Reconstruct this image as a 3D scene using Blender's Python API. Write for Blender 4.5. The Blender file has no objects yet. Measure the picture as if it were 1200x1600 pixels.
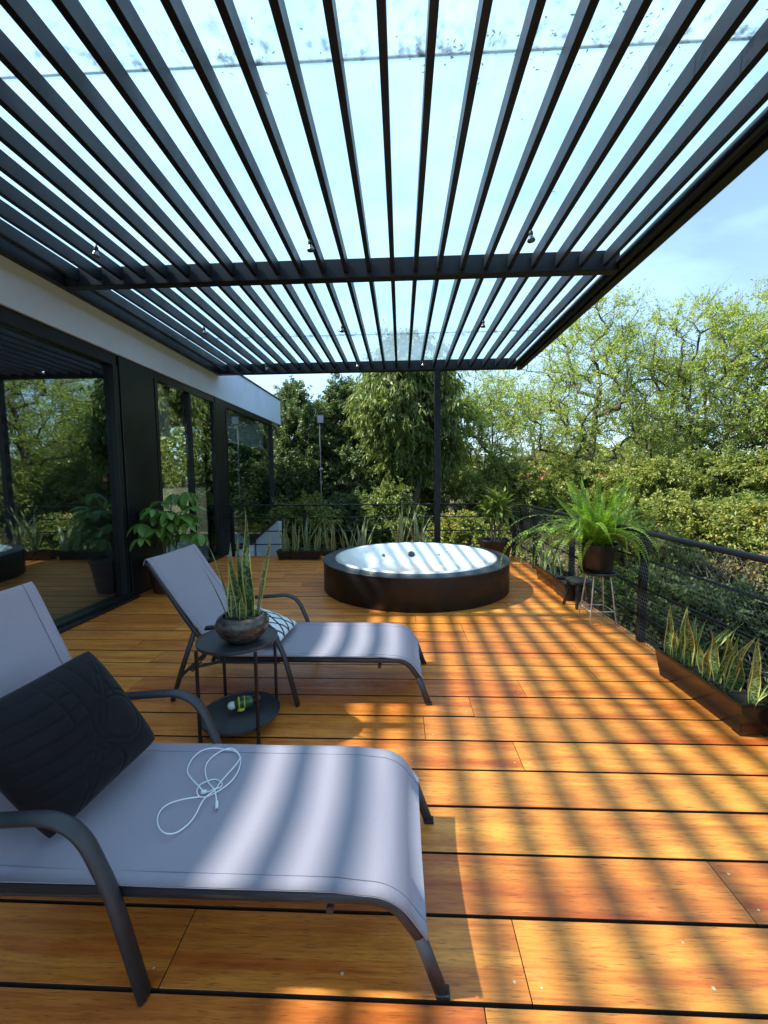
import bpy, math, random
import numpy as np
from mathutils import Vector, Matrix, noise

random.seed(7); rng = np.random.default_rng(7)
S = bpy.context.scene
COL = S.collection
R = math.radians
PI = math.pi

# ------------------------------------------------------------------ camera
CAMH = 1.4
cam_d = bpy.data.cameras.new('camera'); cam = bpy.data.objects.new('camera', cam_d); COL.objects.link(cam)
cam_d.sensor_fit = 'VERTICAL'; cam_d.sensor_height = 36.0; cam_d.lens = 36.0 * 650.0 / 1600.0
cam_d.clip_start = 0.05; cam_d.clip_end = 2000
_p, _y, _r = R(-4.74), R(-2.41), R(-0.585)
_f = Vector((math.sin(_y) * math.cos(_p), math.cos(_y) * math.cos(_p), math.sin(_p)))
_rt = Vector((math.cos(_y), -math.sin(_y), 0)); _up = _rt.cross(_f)
_rt2 = _rt * math.cos(_r) + _up * math.sin(_r); _up2 = -_rt * math.sin(_r) + _up * math.cos(_r)
cam.matrix_world = Matrix(((_rt2.x, _up2.x, -_f.x, 0), (_rt2.y, _up2.y, -_f.y, 0), (_rt2.z, _up2.z, -_f.z, CAMH), (0, 0, 0, 1)))
S.camera = cam

# ------------------------------------------------------------------ light
SUN = Vector((-0.80, -0.05, 1.0)).normalized()          # towards the sun
SUN_EL = math.asin(SUN.z); SUN_AZ = math.atan2(SUN.x, SUN.y)
world = bpy.data.worlds.new('World'); S.world = world; world.use_nodes = True
nt = world.node_tree; nt.nodes.clear()
def wn(t, **k):
    n = nt.nodes.new(t)
    for a, b in k.items(): setattr(n, a, b)
    return n
sky = wn('ShaderNodeTexSky', sky_type='NISHITA'); sky.sun_disc = False
sky.sun_elevation = SUN_EL; sky.sun_rotation = SUN_AZ; sky.altitude = 1500; sky.air_density = 1.0; sky.dust_density = 1.2; sky.ozone_density = 1.4
tc = wn('ShaderNodeTexCoord'); mp = wn('ShaderNodeMapping'); mp.inputs['Scale'].default_value = (1.0, 1.0, 2.6)
cn = wn('ShaderNodeTexNoise'); cn.inputs['Scale'].default_value = 2.3; cn.inputs['Detail'].default_value = 7; cn.inputs['Roughness'].default_value = 0.55; cn.inputs['Distortion'].default_value = 0.4
cr = wn('ShaderNodeValToRGB'); cr.color_ramp.elements[0].position = 0.40; cr.color_ramp.elements[1].position = 0.72
cr.color_ramp.elements[0].color = (0.18, 0.18, 0.18, 1); cr.color_ramp.elements[1].color = (0.75, 0.75, 0.75, 1)
cmix = wn('ShaderNodeMixRGB'); cmix.inputs['Color2'].default_value = (3.6, 5.7, 7.2, 1)
bg = wn('ShaderNodeBackground'); bg.inputs['Strength'].default_value = 0.103
wo = wn('ShaderNodeOutputWorld')
nt.links.new(tc.outputs['Generated'], mp.inputs['Vector']); nt.links.new(mp.outputs['Vector'], cn.inputs['Vector'])
nt.links.new(cn.outputs['Fac'], cr.inputs['Fac']); nt.links.new(cr.outputs['Color'], cmix.inputs['Fac'])
nt.links.new(sky.outputs['Color'], cmix.inputs['Color1']); nt.links.new(cmix.outputs['Color'], bg.inputs['Color'])
nt.links.new(bg.outputs['Background'], wo.inputs['Surface'])
sun_d = bpy.data.lights.new('sun', 'SUN'); sun = bpy.data.objects.new('sun', sun_d); COL.objects.link(sun)
sun_d.energy = 5.0; sun_d.angle = R(1.4); sun_d.color = (1.0, 0.93, 0.80)
sun.rotation_euler = SUN.to_track_quat('Z', 'Y').to_euler()
S.view_settings.view_transform = 'Standard'; S.view_settings.look = 'None'
S.view_settings.exposure = 1.56; S.view_settings.gamma = 1.0; S.view_settings.use_curve_mapping = False
S.render.engine = 'CYCLES'
S.cycles.max_bounces = 10; S.cycles.transparent_max_bounces = 24; S.cycles.diffuse_bounces = 4; S.cycles.glossy_bounces = 4
S.cycles.caustics_reflective = False; S.cycles.caustics_refractive = False

# ------------------------------------------------------------------ materials
class NT:
    def __init__(s, name):
        s.m = bpy.data.materials.new(name); s.m.use_nodes = True; s.t = s.m.node_tree; s.t.nodes.clear()
        s.out = s.n('ShaderNodeOutputMaterial')
    def n(s, t, props=None, **inp):
        n = s.t.nodes.new(t)
        for a, b in (props or {}).items(): setattr(n, a, b)
        for k, v in inp.items():
            k = k.replace('_', ' ')
            i = n.inputs[int(k[1:])] if k[0] == '#' else n.inputs[k]
            s.set(i, v)
        return n
    def set(s, i, v):
        if isinstance(v, bpy.types.NodeSocket): s.t.links.new(v, i)
        elif isinstance(v, bpy.types.Node): s.t.links.new(v.outputs[0], i)
        elif isinstance(v, tuple) and len(v) == 3 and i.type == 'RGBA': i.default_value = (*v, 1)
        else: i.default_value = v
    def ramp(s, fac, stops):
        n = s.n('ShaderNodeValToRGB', Fac=fac); e = n.color_ramp.elements
        while len(e) < len(stops): e.new(0.5)
        for el, (p, c) in zip(e, stops):
            el.position = p; el.color = (*c, 1) if isinstance(c, tuple) else (c, c, c, 1)
        return n.outputs['Color']
    def mix(s, fac, a, b, mode='MIX'):
        return s.n('ShaderNodeMixRGB', {'blend_type': mode}, Fac=fac, Color1=a, Color2=b).outputs[0]
    def math(s, op, a, b=0.0, c=0.0):
        n = s.n('ShaderNodeMath', {'operation': op}); s.set(n.inputs[0], a); s.set(n.inputs[1], b); s.set(n.inputs[2], c); return n.outputs[0]
    def coord(s, kind='Object', scale=(1, 1, 1), loc=None):
        tc = s.n('ShaderNodeTexCoord').outputs[kind]
        m = s.n('ShaderNodeMapping', Vector=tc, Scale=scale)
        if loc is not None: s.set(m.inputs['Location'], loc)
        return m.outputs[0]
    def noise(s, vec, scale, detail=4, rough=0.55, dist=0.0):
        return s.n('ShaderNodeTexNoise', Vector=vec, Scale=scale, Detail=detail, Roughness=rough, Distortion=dist).outputs['Fac']
    def bump(s, h, strength=0.2, dist=0.01):
        return s.n('ShaderNodeBump', Height=h, Strength=strength, Distance=dist).outputs[0]
    def done(s, sh):
        s.t.links.new(sh if isinstance(sh, bpy.types.NodeSocket) else sh.outputs[0], s.out.inputs['Surface']); return s.m

def simple(name, col, rough=0.5, metal=0.0, var=0.15, scale=8.0, bump=0.05, bscale=120.0, rvar=0.1, spec=0.5, coat=0.0):
    b = NT(name); v = b.coord('Object')
    n1 = b.noise(v, scale, 5); n2 = b.noise(v, bscale, 3)
    lo = tuple(c * (1 - var) for c in col); hi = tuple(min(1, c * (1 + var)) for c in col)
    c = b.ramp(n1, [(0.3, lo), (0.7, hi)])
    r = b.ramp(n1, [(0.3, max(0, rough - rvar)), (0.7, min(1, rough + rvar))])
    p = b.n('ShaderNodeBsdfPrincipled', Base_Color=c, Roughness=r, Metallic=metal, Coat_Weight=coat, Coat_Roughness=0.1)
    p.inputs['Specular IOR Level'].default_value = spec
    if bump: b.set(p.inputs['Normal'], b.bump(n2, bump, 0.004))
    return b.done(p)

M = {}
M['black_metal'] = simple('black_metal', (0.007, 0.0078, 0.0135), 0.45, 0.0, 0.25, 3, 0.03, spec=0.28)
M['black_frame'] = simple('black_frame', (0.006, 0.006, 0.008), 0.4, 0.0, 0.2, 3, 0.02)
M['dark_panel'] = simple('dark_panel', (0.0075, 0.0085, 0.011), 0.4, 0, 0.2, 2, 0.02)
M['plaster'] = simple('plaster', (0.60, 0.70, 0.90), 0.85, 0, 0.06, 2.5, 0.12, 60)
M['coping'] = simple('coping', (0.03, 0.035, 0.035), 0.5)
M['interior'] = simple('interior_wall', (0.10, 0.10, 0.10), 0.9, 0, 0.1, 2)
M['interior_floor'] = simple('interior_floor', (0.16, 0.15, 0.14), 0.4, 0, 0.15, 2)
M['joist'] = simple('joist', (0.006, 0.0035, 0.002), 0.8)
M['frame_grey'] = simple('frame_grey', (0.042, 0.043, 0.048), 0.45, 0.3, 0.12, 20, 0.03, 400)
M['foot_black'] = simple('foot_black', (0.01, 0.01, 0.01), 0.6)
M['tub_side'] = simple('tub_side', (0.0045, 0.0028, 0.0028), 0.5, 0, 0.3, 5, 0.05, 90)
M['tub_ring'] = simple('tub_ring', (0.026, 0.030, 0.040), 0.42, 0, 0.15, 5, 0.05, 150)
M['acrylic'] = simple('acrylic', (0.86, 0.88, 0.87), 0.12, 0, 0.02, 5, 0.0, coat=0.4)
M['jet'] = simple('jet', (0.03, 0.035, 0.04), 0.3)
M['chrome'] = simple('chrome', (0.55, 0.56, 0.58), 0.18, 1.0, 0.05)
M['planter'] = simple('planter_brown', (0.011, 0.0065, 0.0045), 0.2, 0, 0.2, 8, 0.02, 200, 0.05, 0.6)
M['planter_black'] = simple('planter_black', (0.014, 0.012, 0.011), 0.3, 0, 0.2, 8, 0.03)
M['pot_brown'] = simple('pot_brown', (0.012, 0.006, 0.005), 0.45, 0, 0.25, 10, 0.06)
M['pot_red'] = simple('pot_red', (0.045, 0.016, 0.012), 0.5, 0, 0.3, 6, 0.06)
M['soil'] = simple('soil', (0.014, 0.010, 0.008), 0.95, 0, 0.5, 40, 0.8, 60)
M['table_black'] = simple('table_black', (0.035, 0.038, 0.044), 0.42, 0.1, 0.35, 6, 0.06, 90, 0.12)
M['stool_black'] = simple('stool_black', (0.018, 0.018, 0.02), 0.5, 0, 0.3, 9, 0.06)
M['white_paint'] = simple('white_paint', (0.62, 0.62, 0.60), 0.4, 0, 0.1, 12)
M['white_cable'] = simple('white_cable', (0.82, 0.83, 0.84), 0.4, 0, 0.03)
M['blind'] = simple('blind', (0.82, 0.86, 0.86), 0.85, 0, 0.04, 4, 0.1, 300)
M['white_wall'] = simple('white_wall', (0.50, 0.52, 0.55), 0.85, 0, 0.08, 1.5, 0.1, 40)
M['rock'] = simple('rock', (0.20, 0.19, 0.19), 0.9, 0, 0.4, 3, 0.6, 14)
M['bark'] = simple('bark', (0.085, 0.068, 0.055), 0.95, 0, 0.4, 12, 0.7, 30)
M['bark_light'] = simple('bark_light', (0.11, 0.085, 0.065), 0.95, 0, 0.4, 12, 0.7, 30)
M['stem_green'] = simple('stem_green', (0.06, 0.075, 0.03), 0.7, 0, 0.3, 20)
M['wire'] = simple('wire', (0.012, 0.013, 0.018), 0.6, 0.0, 0.2)
M['lamp_glass'] = simple('lamp_glass', (0.16, 0.17, 0.18), 0.15, 0.6, 0.05)
M['metal_grey'] = simple('metal_grey', (0.22, 0.23, 0.25), 0.4, 0.7)
M['plug'] = simple('plug', (0.62, 0.50, 0.36), 0.7, 0, 0.2, 40)
M['roof_tile'] = simple('roof_tile', (0.42, 0.10, 0.08), 0.8, 0, 0.25, 6, 0.4, 30)

def wood():
    b = NT('plank_wood'); rnd = b.n('ShaderNodeObjectInfo').outputs['Random']
    off = b.n('ShaderNodeCombineXYZ', X=b.math('MULTIPLY', rnd, 37.0), Y=b.math('MULTIPLY', rnd, 91.0), Z=b.math('MULTIPLY', rnd, 13.0)).outputs[0]
    base = b.n('ShaderNodeTexCoord').outputs['Object']
    def co(sc):
        m = b.n('ShaderNodeMapping', Vector=base, Scale=sc); s2 = b.n('ShaderNodeVectorMath', {'operation': 'ADD'})
        b.set(s2.inputs[0], m.outputs[0]); b.set(s2.inputs[1], off); return s2.outputs[0]
    broad = b.noise(co((0.9, 5.0, 5.0)), 1.6, 4, 0.55, 1.2)      # figure of the board
    fine = b.noise(co((2.6, 48.0, 48.0)), 2.2, 8, 0.72, 0.5)     # grain
    pores = b.noise(co((18.0, 260.0, 260.0)), 1.0, 2, 0.5)
    hue = b.ramp(rnd, [(0.0, (0.66, 0.20, 0.040)), (0.25, (0.86, 0.325, 0.058)), (0.5, (0.77, 0.262, 0.050)), (0.75, (0.88, 0.355, 0.064)), (1.0, (0.72, 0.235, 0.046))])
    c = b.mix(b.ramp(broad, [(0.30, 0.0), (0.66, 1.0)]), b.mix(1.0, hue, (0.74, 0.60, 0.55), 'MULTIPLY'), b.mix(1.0, hue, (1.12, 1.15, 0.95), 'MULTIPLY'))
    c = b.mix(b.ramp(fine, [(0.34, 0.60), (0.58, 0.0)]), c, b.mix(1.0, c, (0.52, 0.40, 0.36), 'MULTIPLY'))
    c = b.mix(b.ramp(pores, [(0.30, 0.55), (0.40, 0.0)]), c, (0.10, 0.035, 0.012))
    streak = b.noise(co((0.35, 11.0, 11.0)), 1.5, 4, 0.6, 0.6)
    c = b.mix(b.ramp(streak, [(0.48, 0.0), (0.66, 0.9)]), c, b.mix(1.0, c, (0.76, 0.46, 0.45), 'MULTIPLY'))
    fig = b.noise(co((2.6, 9.0, 9.0)), 2.0, 6, 0.6, 2.2)
    c = b.mix(b.ramp(fig, [(0.25, 0.45), (0.5, 0.0)]), c, b.mix(1.0, c, (0.62, 0.48, 0.42), 'MULTIPLY'))
    c = b.mix(b.ramp(fig, [(0.58, 0.0), (0.80, 0.35)]), c, b.mix(1.0, c, (1.25, 1.35, 1.2), 'MULTIPLY'))
    worn = b.noise(co((3.0, 3.0, 3.0)), 2.5, 6, 0.7)
    c = b.mix(b.ramp(worn, [(0.62, 0.0), (0.80, 0.22)]), c, (0.50, 0.42, 0.34))
    r = b.ramp(worn, [(0.3, 0.30), (0.7, 0.50)])
    h = b.math('ADD', b.math('MULTIPLY', fine, 0.7), b.math('MULTIPLY', pores, 0.5))
    p = b.n('ShaderNodeBsdfPrincipled', Base_Color=c, Roughness=r, Normal=b.bump(h, 0.22, 0.003))
    return b.done(p)
M['wood'] = wood()
M['plank_edge'] = simple('plank_edge', (0.030, 0.014, 0.006), 0.9, 0, 0.3, 6)

def sling():
    b = NT('sling_fabric'); v = b.coord('Object', (1, 1, 1))
    w1 = b.n('ShaderNodeTexWave', {'wave_type': 'BANDS', 'bands_direction': 'X'}, Vector=v, Scale=95.0, Distortion=0.4, Detail=1.0).outputs['Fac']
    w2 = b.n('ShaderNodeTexWave', {'wave_type': 'BANDS', 'bands_direction': 'Y'}, Vector=v, Scale=95.0, Distortion=0.4, Detail=1.0).outputs['Fac']
    w = b.math('MAXIMUM', w1, w2); n = b.noise(v, 3, 5); n2 = b.noise(v, 90, 2)
    c = b.mix(w, (0.29, 0.258, 0.31), (0.41, 0.365, 0.43)); c = b.mix(b.ramp(n, [(0.3, 0.25), (0.7, 0.0)]), c, (0.31, 0.275, 0.325))
    c = b.mix(b.ramp(n2, [(0.35, 0.06), (0.6, 0.0)]), c, (0.2, 0.18, 0.2))
    p = b.n('ShaderNodeBsdfPrincipled', Base_Color=c, Roughness=0.75, Normal=b.bump(w, 0.35, 0.0015)); p.inputs['Specular IOR Level'].default_value = 0.3
    t = b.n('ShaderNodeBsdfTranslucent', Color=c)
    return b.done(b.n('ShaderNodeMixShader', Fac=0.10, **{'#1': p, '#2': t}))
M['sling'] = sling()
M['sling_seam'] = simple('sling_seam', (0.17, 0.155, 0.19), 0.9)

def glass_pane():
    b = NT('window_glass')
    v = b.coord('Object', (1, 1, 1)); wob = b.noise(v, 1.1, 2, 0.5)
    fc = b.n('ShaderNodeLayerWeight', Blend=0.5).outputs['Facing']; f = b.n('ShaderNodeClamp', Value=b.math('MULTIPLY_ADD', b.math('POWER', fc, 4.0), 0.8, 0.25)).outputs[0]
    g = b.n('ShaderNodeBsdfGlossy', Color=(0.74, 0.84, 0.86), Roughness=0.0, Normal=b.bump(wob, 0.012, 0.05))
    t = b.n('ShaderNodeBsdfTransparent', Color=(0.80, 0.84, 0.85))
    return b.done(b.n('ShaderNodeMixShader', Fac=f, **{'#1': t, '#2': g}))
M['pane'] = glass_pane()

def roof_glass():
    b = NT('roof_glass'); v = b.coord('Object', (1, 1, 1))
    n = b.noise(v, 1.3, 6, 0.6); sp = b.noise(v, 60, 3, 0.6)
    edge = b.noise(v, 14, 5, 0.7)
    t = b.n('ShaderNodeBsdfTransparent', Color=(0.85, 0.91, 0.94))
    tr = b.n('ShaderNodeBsdfTranslucent', Color=(0.52, 0.74, 0.90)); df = b.n('ShaderNodeBsdfDiffuse', Color=(0.20, 0.17, 0.15))
    dust = b.ramp(n, [(0.3, 0.08), (0.75, 0.17)])
    a = b.n('ShaderNodeMixShader', Fac=dust, **{'#1': t, '#2': tr})
    geo = b.n('ShaderNodeSeparateXYZ', Vector=b.n('ShaderNodeTexCoord').outputs['Object'])
    near = b.ramp(b.math('ABSOLUTE', geo.outputs['Y']), [(0.0, 1.0), (0.14, 0.35), (0.5, 0.0)])
    dirt = b.math('MULTIPLY', b.ramp(edge, [(0.52, 0.0), (0.68, 0.8)]), near)
    dirt = b.math('MAXIMUM', dirt, b.ramp(sp, [(0.74, 0.0), (0.80, 0.5)]))
    a2 = b.n('ShaderNodeMixShader', Fac=dirt, **{'#1': a, '#2': df})
    g = b.n('ShaderNodeBsdfGlossy', Roughness=0.02); fr = b.math('MULTIPLY_ADD', b.math('POWER', b.n('ShaderNodeLayerWeight', Blend=0.5).outputs['Facing'], 5.0), 0.5, 0.02)
    return b.done(b.n('ShaderNodeMixShader', Fac=fr, **{'#1': a2, '#2': g}))
M['roof_glass'] = roof_glass()

def leaf_mat(name, c1, c2, c3, trans=0.35, rough=0.45, brown=None):
    b = NT(name)
    rnd = b.n('ShaderNodeNewGeometry').outputs['Random Per Island']
    n = b.noise(b.coord('Object'), 0.55, 3)
    c = b.ramp(rnd, [(0.0, c1), (0.5, c2), (1.0, c3)])
    c = b.mix(b.ramp(n, [(0.35, 0.55), (0.65, 0.0)]), c, b.mix(1.0, c, (0.72, 0.78, 0.66), 'MULTIPLY'))
    if brown:
        nb = b.noise(b.coord('Object'), 1.1, 5, 0.65, 0.8)
        c = b.mix(b.ramp(nb, [(0.50, 0.0), (0.60, 0.85)]), c, brown)
        nd = b.noise(b.coord('Object', loc=(7.0, 3.0, 1.0)), 0.8, 4, 0.6)
        c = b.mix(b.ramp(nd, [(0.45, 0.0), (0.62, 0.8)]), c, b.mix(1.0, c, (0.42, 0.55, 0.5), 'MULTIPLY'))
    p = b.n('ShaderNodeBsdfPrincipled', Base_Color=c, Roughness=rough); p.inputs['Specular IOR Level'].default_value = 0.35
    t = b.n('ShaderNodeBsdfTranslucent', Color=b.mix(1.0, c, (1.25, 1.3, 0.6), 'MULTIPLY'))
    return b.done(b.n('ShaderNodeMixShader', Fac=trans, **{'#1': p, '#2': t}))
M['leaf_airy'] = leaf_mat('leaf_airy', (0.20, 0.29, 0.06), (0.30, 0.39, 0.085), (0.42, 0.48, 0.13), 0.45)
M['leaf_olive'] = leaf_mat('leaf_olive', (0.11, 0.155, 0.04), (0.19, 0.23, 0.055), (0.31, 0.31, 0.085), 0.40)
M['leaf_dark'] = leaf_mat('leaf_dark', (0.045, 0.085, 0.035), (0.08, 0.13, 0.05), (0.18, 0.22, 0.085), 0.28, 0.5)
M['leaf_mid'] = leaf_mat('leaf_mid', (0.065, 0.105, 0.028), (0.115, 0.165, 0.042), (0.23, 0.26, 0.075), 0.36, 0.5)
M['leaf_cover'] = leaf_mat('leaf_cover', (0.10, 0.14, 0.035), (0.20, 0.22, 0.06), (0.36, 0.31, 0.10), 0.35, 0.5, (0.22, 0.14, 0.07))
M['leaf_flower'] = leaf_mat('flower_orange', (0.55, 0.22, 0.03), (0.62, 0.34, 0.05), (0.60, 0.42, 0.10), 0.3)
M['leaf_fern'] = leaf_mat('leaf_fern', (0.16, 0.29, 0.03), (0.24, 0.38, 0.045), (0.34, 0.47, 0.08), 0.5, 0.4)
M['leaf_scheff'] = leaf_mat('leaf_scheff', (0.10, 0.21, 0.045), (0.15, 0.28, 0.06), (0.20, 0.34, 0.09), 0.3, 0.28)
M['leaf_drac'] = leaf_mat('leaf_drac', (0.12, 0.18, 0.035), (0.19, 0.26, 0.05), (0.34, 0.32, 0.06), 0.32, 0.35)

def snake_mat(name, g1, g2, edgec, light):
    b = NT(name); uv = b.n('ShaderNodeTexCoord').outputs['UV']; s = b.n('ShaderNodeSeparateXYZ', Vector=uv)
    rnd = b.n('ShaderNodeObjectInfo').outputs['Random']
    vv = b.n('ShaderNodeCombineXYZ', X=b.math('MULTIPLY', s.outputs['X'], 2.2), Y=b.math('MULTIPLY_ADD', s.outputs['Y'], 11.0, b.math('MULTIPLY', rnd, 40)), Z=rnd).outputs[0]
    n = b.noise(vv, 1.0, 5, 0.6, 1.4)
    c = b.ramp(n, [(0.42, g1), (0.49, g2), (0.57, light)])
    e = b.math('ABSOLUTE', b.math('SUBTRACT', s.outputs['X'], 0.5))
    c = b.mix(b.ramp(e, [(0.37, 0.0), (0.42, 1.0)]), c, edgec)
    p = b.n('ShaderNodeBsdfPrincipled', Base_Color=c, Roughness=0.38)
    t = b.n('ShaderNodeBsdfTranslucent', Color=c)
    return b.done(b.n('ShaderNodeMixShader', Fac=0.12, **{'#1': p, '#2': t}))
M['snake'] = snake_mat('snake_leaf', (0.025, 0.065, 0.022), (0.09, 0.17, 0.05), (0.66, 0.64, 0.20), (0.32, 0.42, 0.17))
M['snake_dark'] = snake_mat('snake_leaf_dark', (0.012, 0.035, 0.014), (0.045, 0.09, 0.032), (0.36, 0.37, 0.10), (0.17, 0.23, 0.10))
M['snake_pale'] = snake_mat('snake_leaf_pale', (0.07, 0.10, 0.04), (0.15, 0.19, 0.08), (0.52, 0.52, 0.22), (0.26, 0.31, 0.15))

def ground_mat():
    b = NT('ground_soil'); v = b.coord('Object')
    n = b.noise(v, 0.9, 7, 0.65); n2 = b.noise(v, 14, 5, 0.7)
    c = b.ramp(n, [(0.3, (0.035, 0.045, 0.018)), (0.5, (0.075, 0.075, 0.030)), (0.7, (0.10, 0.075, 0.045))])
    p = b.n('ShaderNodeBsdfPrincipled', Base_Color=c, Roughness=0.95, Normal=b.bump(n2, 0.8, 0.08)); return b.done(p)
M['ground'] = ground_mat()
def hill_mat():
    b = NT('hill_green'); v = b.coord('Object'); n = b.noise(v, 0.12, 8, 0.7)
    c = b.ramp(n, [(0.35, (0.045, 0.075, 0.035)), (0.65, (0.10, 0.14, 0.07))])
    return b.done(b.n('ShaderNodeBsdfPrincipled', Base_Color=c, Roughness=1.0, Normal=b.bump(n, 1.0, 2.0)))
M['hill'] = hill_mat()

def bowl_mat():
    b = NT('bowl_glaze'); v = b.coord('Object', (1, 1, 2.0)); n = b.noise(v, 18, 6, 0.65); n2 = b.noise(v, 90, 3)
    c = b.ramp(n, [(0.35, (0.030, 0.022, 0.018)), (0.55, (0.085, 0.070, 0.060)), (0.7, (0.15, 0.12, 0.09))])
    return b.done(b.n('ShaderNodeBsdfPrincipled', Base_Color=c, Roughness=0.22, Metallic=0.35, Normal=b.bump(n2, 0.1, 0.003)))
M['bowl'] = bowl_mat()
def velvet():
    b = NT('black_velvet'); v = b.coord('Object'); n = b.noise(v, 6, 5); n2 = b.noise(v, 120, 3)
    c = b.ramp(n, [(0.3, (0.0030, 0.0026, 0.0046)), (0.7, (0.0060, 0.0054, 0.0088))])
    p = b.n('ShaderNodeBsdfPrincipled', Base_Color=c, Roughness=0.8, Sheen_Weight=0.08, Sheen_Roughness=0.4, Normal=b.bump(n2, 0.3, 0.003)); p.inputs['Specular IOR Level'].default_value = 0.25
    return b.done(p)
M['velvet'] = velvet()
def lattice():
    b = NT('white_cushion_print'); uv = b.n('ShaderNodeTexCoord').outputs['UV']; s = b.n('ShaderNodeSeparateXYZ', Vector=uv)
    def line(a, k):
        f = b.math('FRACT', b.math('MULTIPLY', a, k)); return b.math('LESS_THAN', b.math('ABSOLUTE', b.math('SUBTRACT', f, 0.5)), 0.10)
    d1 = b.math('ADD', s.outputs['X'], b.math('MULTIPLY', s.outputs['Y'], 0.55)); d2 = b.math('SUBTRACT', s.outputs['X'], b.math('MULTIPLY', s.outputs['Y'], 0.55))
    l = b.math('MAXIMUM', line(d1, 4.5), line(d2, 4.5))
    c = b.mix(l, (0.72, 0.73, 0.74), (0.02, 0.022, 0.03))
    return b.done(b.n('ShaderNodeBsdfPrincipled', Base_Color=c, Roughness=0.85))
M['lattice'] = lattice()
for nm, c in dict(gl_green=(0.02, 0.10, 0.03), gl_yellow=(0.55, 0.50, 0.04), gl_white=(0.7, 0.72, 0.7), gl_dark=(0.05, 0.02, 0.015)).items():
    M[nm] = simple(nm, c, 0.15, 0, 0.15, 20, 0)

# ------------------------------------------------------------------ mesh helpers
class MB:
    def __init__(s): s.v = []; s.f = []; s.uv = None
    def add(s, vs, fs):
        o = len(s.v); s.v.extend([tuple(x) for x in vs]); s.f.extend([tuple(i + o for i in f) for f in fs]); return s
    def box(s, x0, x1, y0, y1, z0, z1):
        return s.add([(x0, y0, z0), (x1, y0, z0), (x1, y1, z0), (x0, y1, z0), (x0, y0, z1), (x1, y0, z1), (x1, y1, z1), (x0, y1, z1)],
                     [(0, 3, 2, 1), (4, 5, 6, 7), (0, 1, 5, 4), (1, 2, 6, 5), (2, 3, 7, 6), (3, 0, 4, 7)])
    def tube(s, path, r, n=8, flat=None, up=None, caps=True):
        """r: radius or list; flat=(a,b) oval half-widths: a along 'up', b along side."""
        P = [Vector(p) for p in path]; m = len(P); rings = []
        rr = r if isinstance(r, (list, tuple)) else [r] * m
        U = Vector(up) if up else None; prev = None
        for i in range(m):
            t = (P[min(i + 1, m - 1)] - P[max(i - 1, 0)])
            t = t.normalized() if t.length > 1e-9 else Vector((0, 0, 1))
            if U is not None: u = (U - t * U.dot(t)).normalized()
            else:
                if prev is None: a = Vector((0, 0, 1)) if abs(t.z) < 0.9 else Vector((1, 0, 0)); u = (a - t * a.dot(t)).normalized()
                else: u = (prev - t * prev.dot(t)).normalized()
            prev = u; w = t.cross(u)
            A, B = flat if flat else (1, 1)
            rings.append([P[i] + (u * (math.cos(2 * PI * k / n) * A) + w * (math.sin(2 * PI * k / n) * B)) * (rr[i] if not flat else rr[i]) for k in range(n)])
        o = len(s.v)
        for rg in rings: s.v.extend([tuple(x) for x in rg])
        for i in range(m - 1):
            for k in range(n):
                k2 = (k + 1) % n; s.f.append((o + i * n + k, o + i * n + k2, o + (i + 1) * n + k2, o + (i + 1) * n + k))
        if caps:
            s.f.append(tuple(o + k for k in reversed(range(n)))); s.f.append(tuple(o + (m - 1) * n + k for k in range(n)))
        return s
    def lathe(s, prof, n=32, c=(0, 0, 0), cap0=False, cap1=False):
        o = len(s.v)
        for r, z in prof:
            for k in range(n):
                a = 2 * PI * k / n; s.v.append((c[0] + r * math.cos(a), c[1] + r * math.sin(a), c[2] + z))
        for i in range(len(prof) - 1):
            for k in range(n):
                k2 = (k + 1) % n; s.f.append((o + i * n + k, o + i * n + k2, o + (i + 1) * n + k2, o + (i + 1) * n + k))
        if cap0: s.f.append(tuple(o + k for k in reversed(range(n))))
        if cap1: s.f.append(tuple(o + (len(prof) - 1) * n + k for k in range(n)))
        return s
    def mesh(s, name, m, smooth=False):
        me = bpy.data.meshes.new(name); me.from_pydata(s.v, [], s.f)
        if s.uv is not None:
            l = me.uv_layers.new(name='UVMap')
            lv = np.zeros(len(me.loops), dtype=np.int32); me.loops.foreach_get('vertex_index', lv)
            l.data.foreach_set('uv', np.array(s.uv, dtype=np.float32)[lv].ravel())
        me.materials.append(M[m] if isinstance(m, str) else m)
        if smooth: me.polygons.foreach_set('use_smooth', [True] * len(me.polygons))
        me.update(); return me
    def obj(s, name, m, parent=None, smooth=False, bevel=0, seg=2, loc=None, auto=None):
        return link(name, s.mesh(name, m, smooth), parent, bevel, seg, loc, auto)

def link(name, me, parent=None, bevel=0, seg=2, loc=None, auto=None):
    o = bpy.data.objects.new(name, me); COL.objects.link(o)
    if parent: o.parent = parent
    if loc: o.location = loc
    if bevel:
        b = o.modifiers.new('bevel', 'BEVEL'); b.width = bevel; b.segments = seg; b.limit_method = 'ANGLE'; b.angle_limit = R(40)
    return o
def empty(name, loc=(0, 0, 0), rz=0):
    o = bpy.data.objects.new(name, None); COL.objects.link(o); o.location = loc; o.rotation_euler = (0, 0, rz); o.empty_display_size = 0.1; return o
def tag(o, label=None, cat=None, group=None, kind=None):
    if label: o['label'] = label
    if cat: o['category'] = cat
    if group: o['group'] = group
    if kind: o['kind'] = kind
    return o
KIDS = {}
def copy_tree(o, parent=None):
    c = o.copy(); COL.objects.link(c)
    if parent: c.parent = parent
    for ch in list(o.children): copy_tree(ch, c)
    return c
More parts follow.
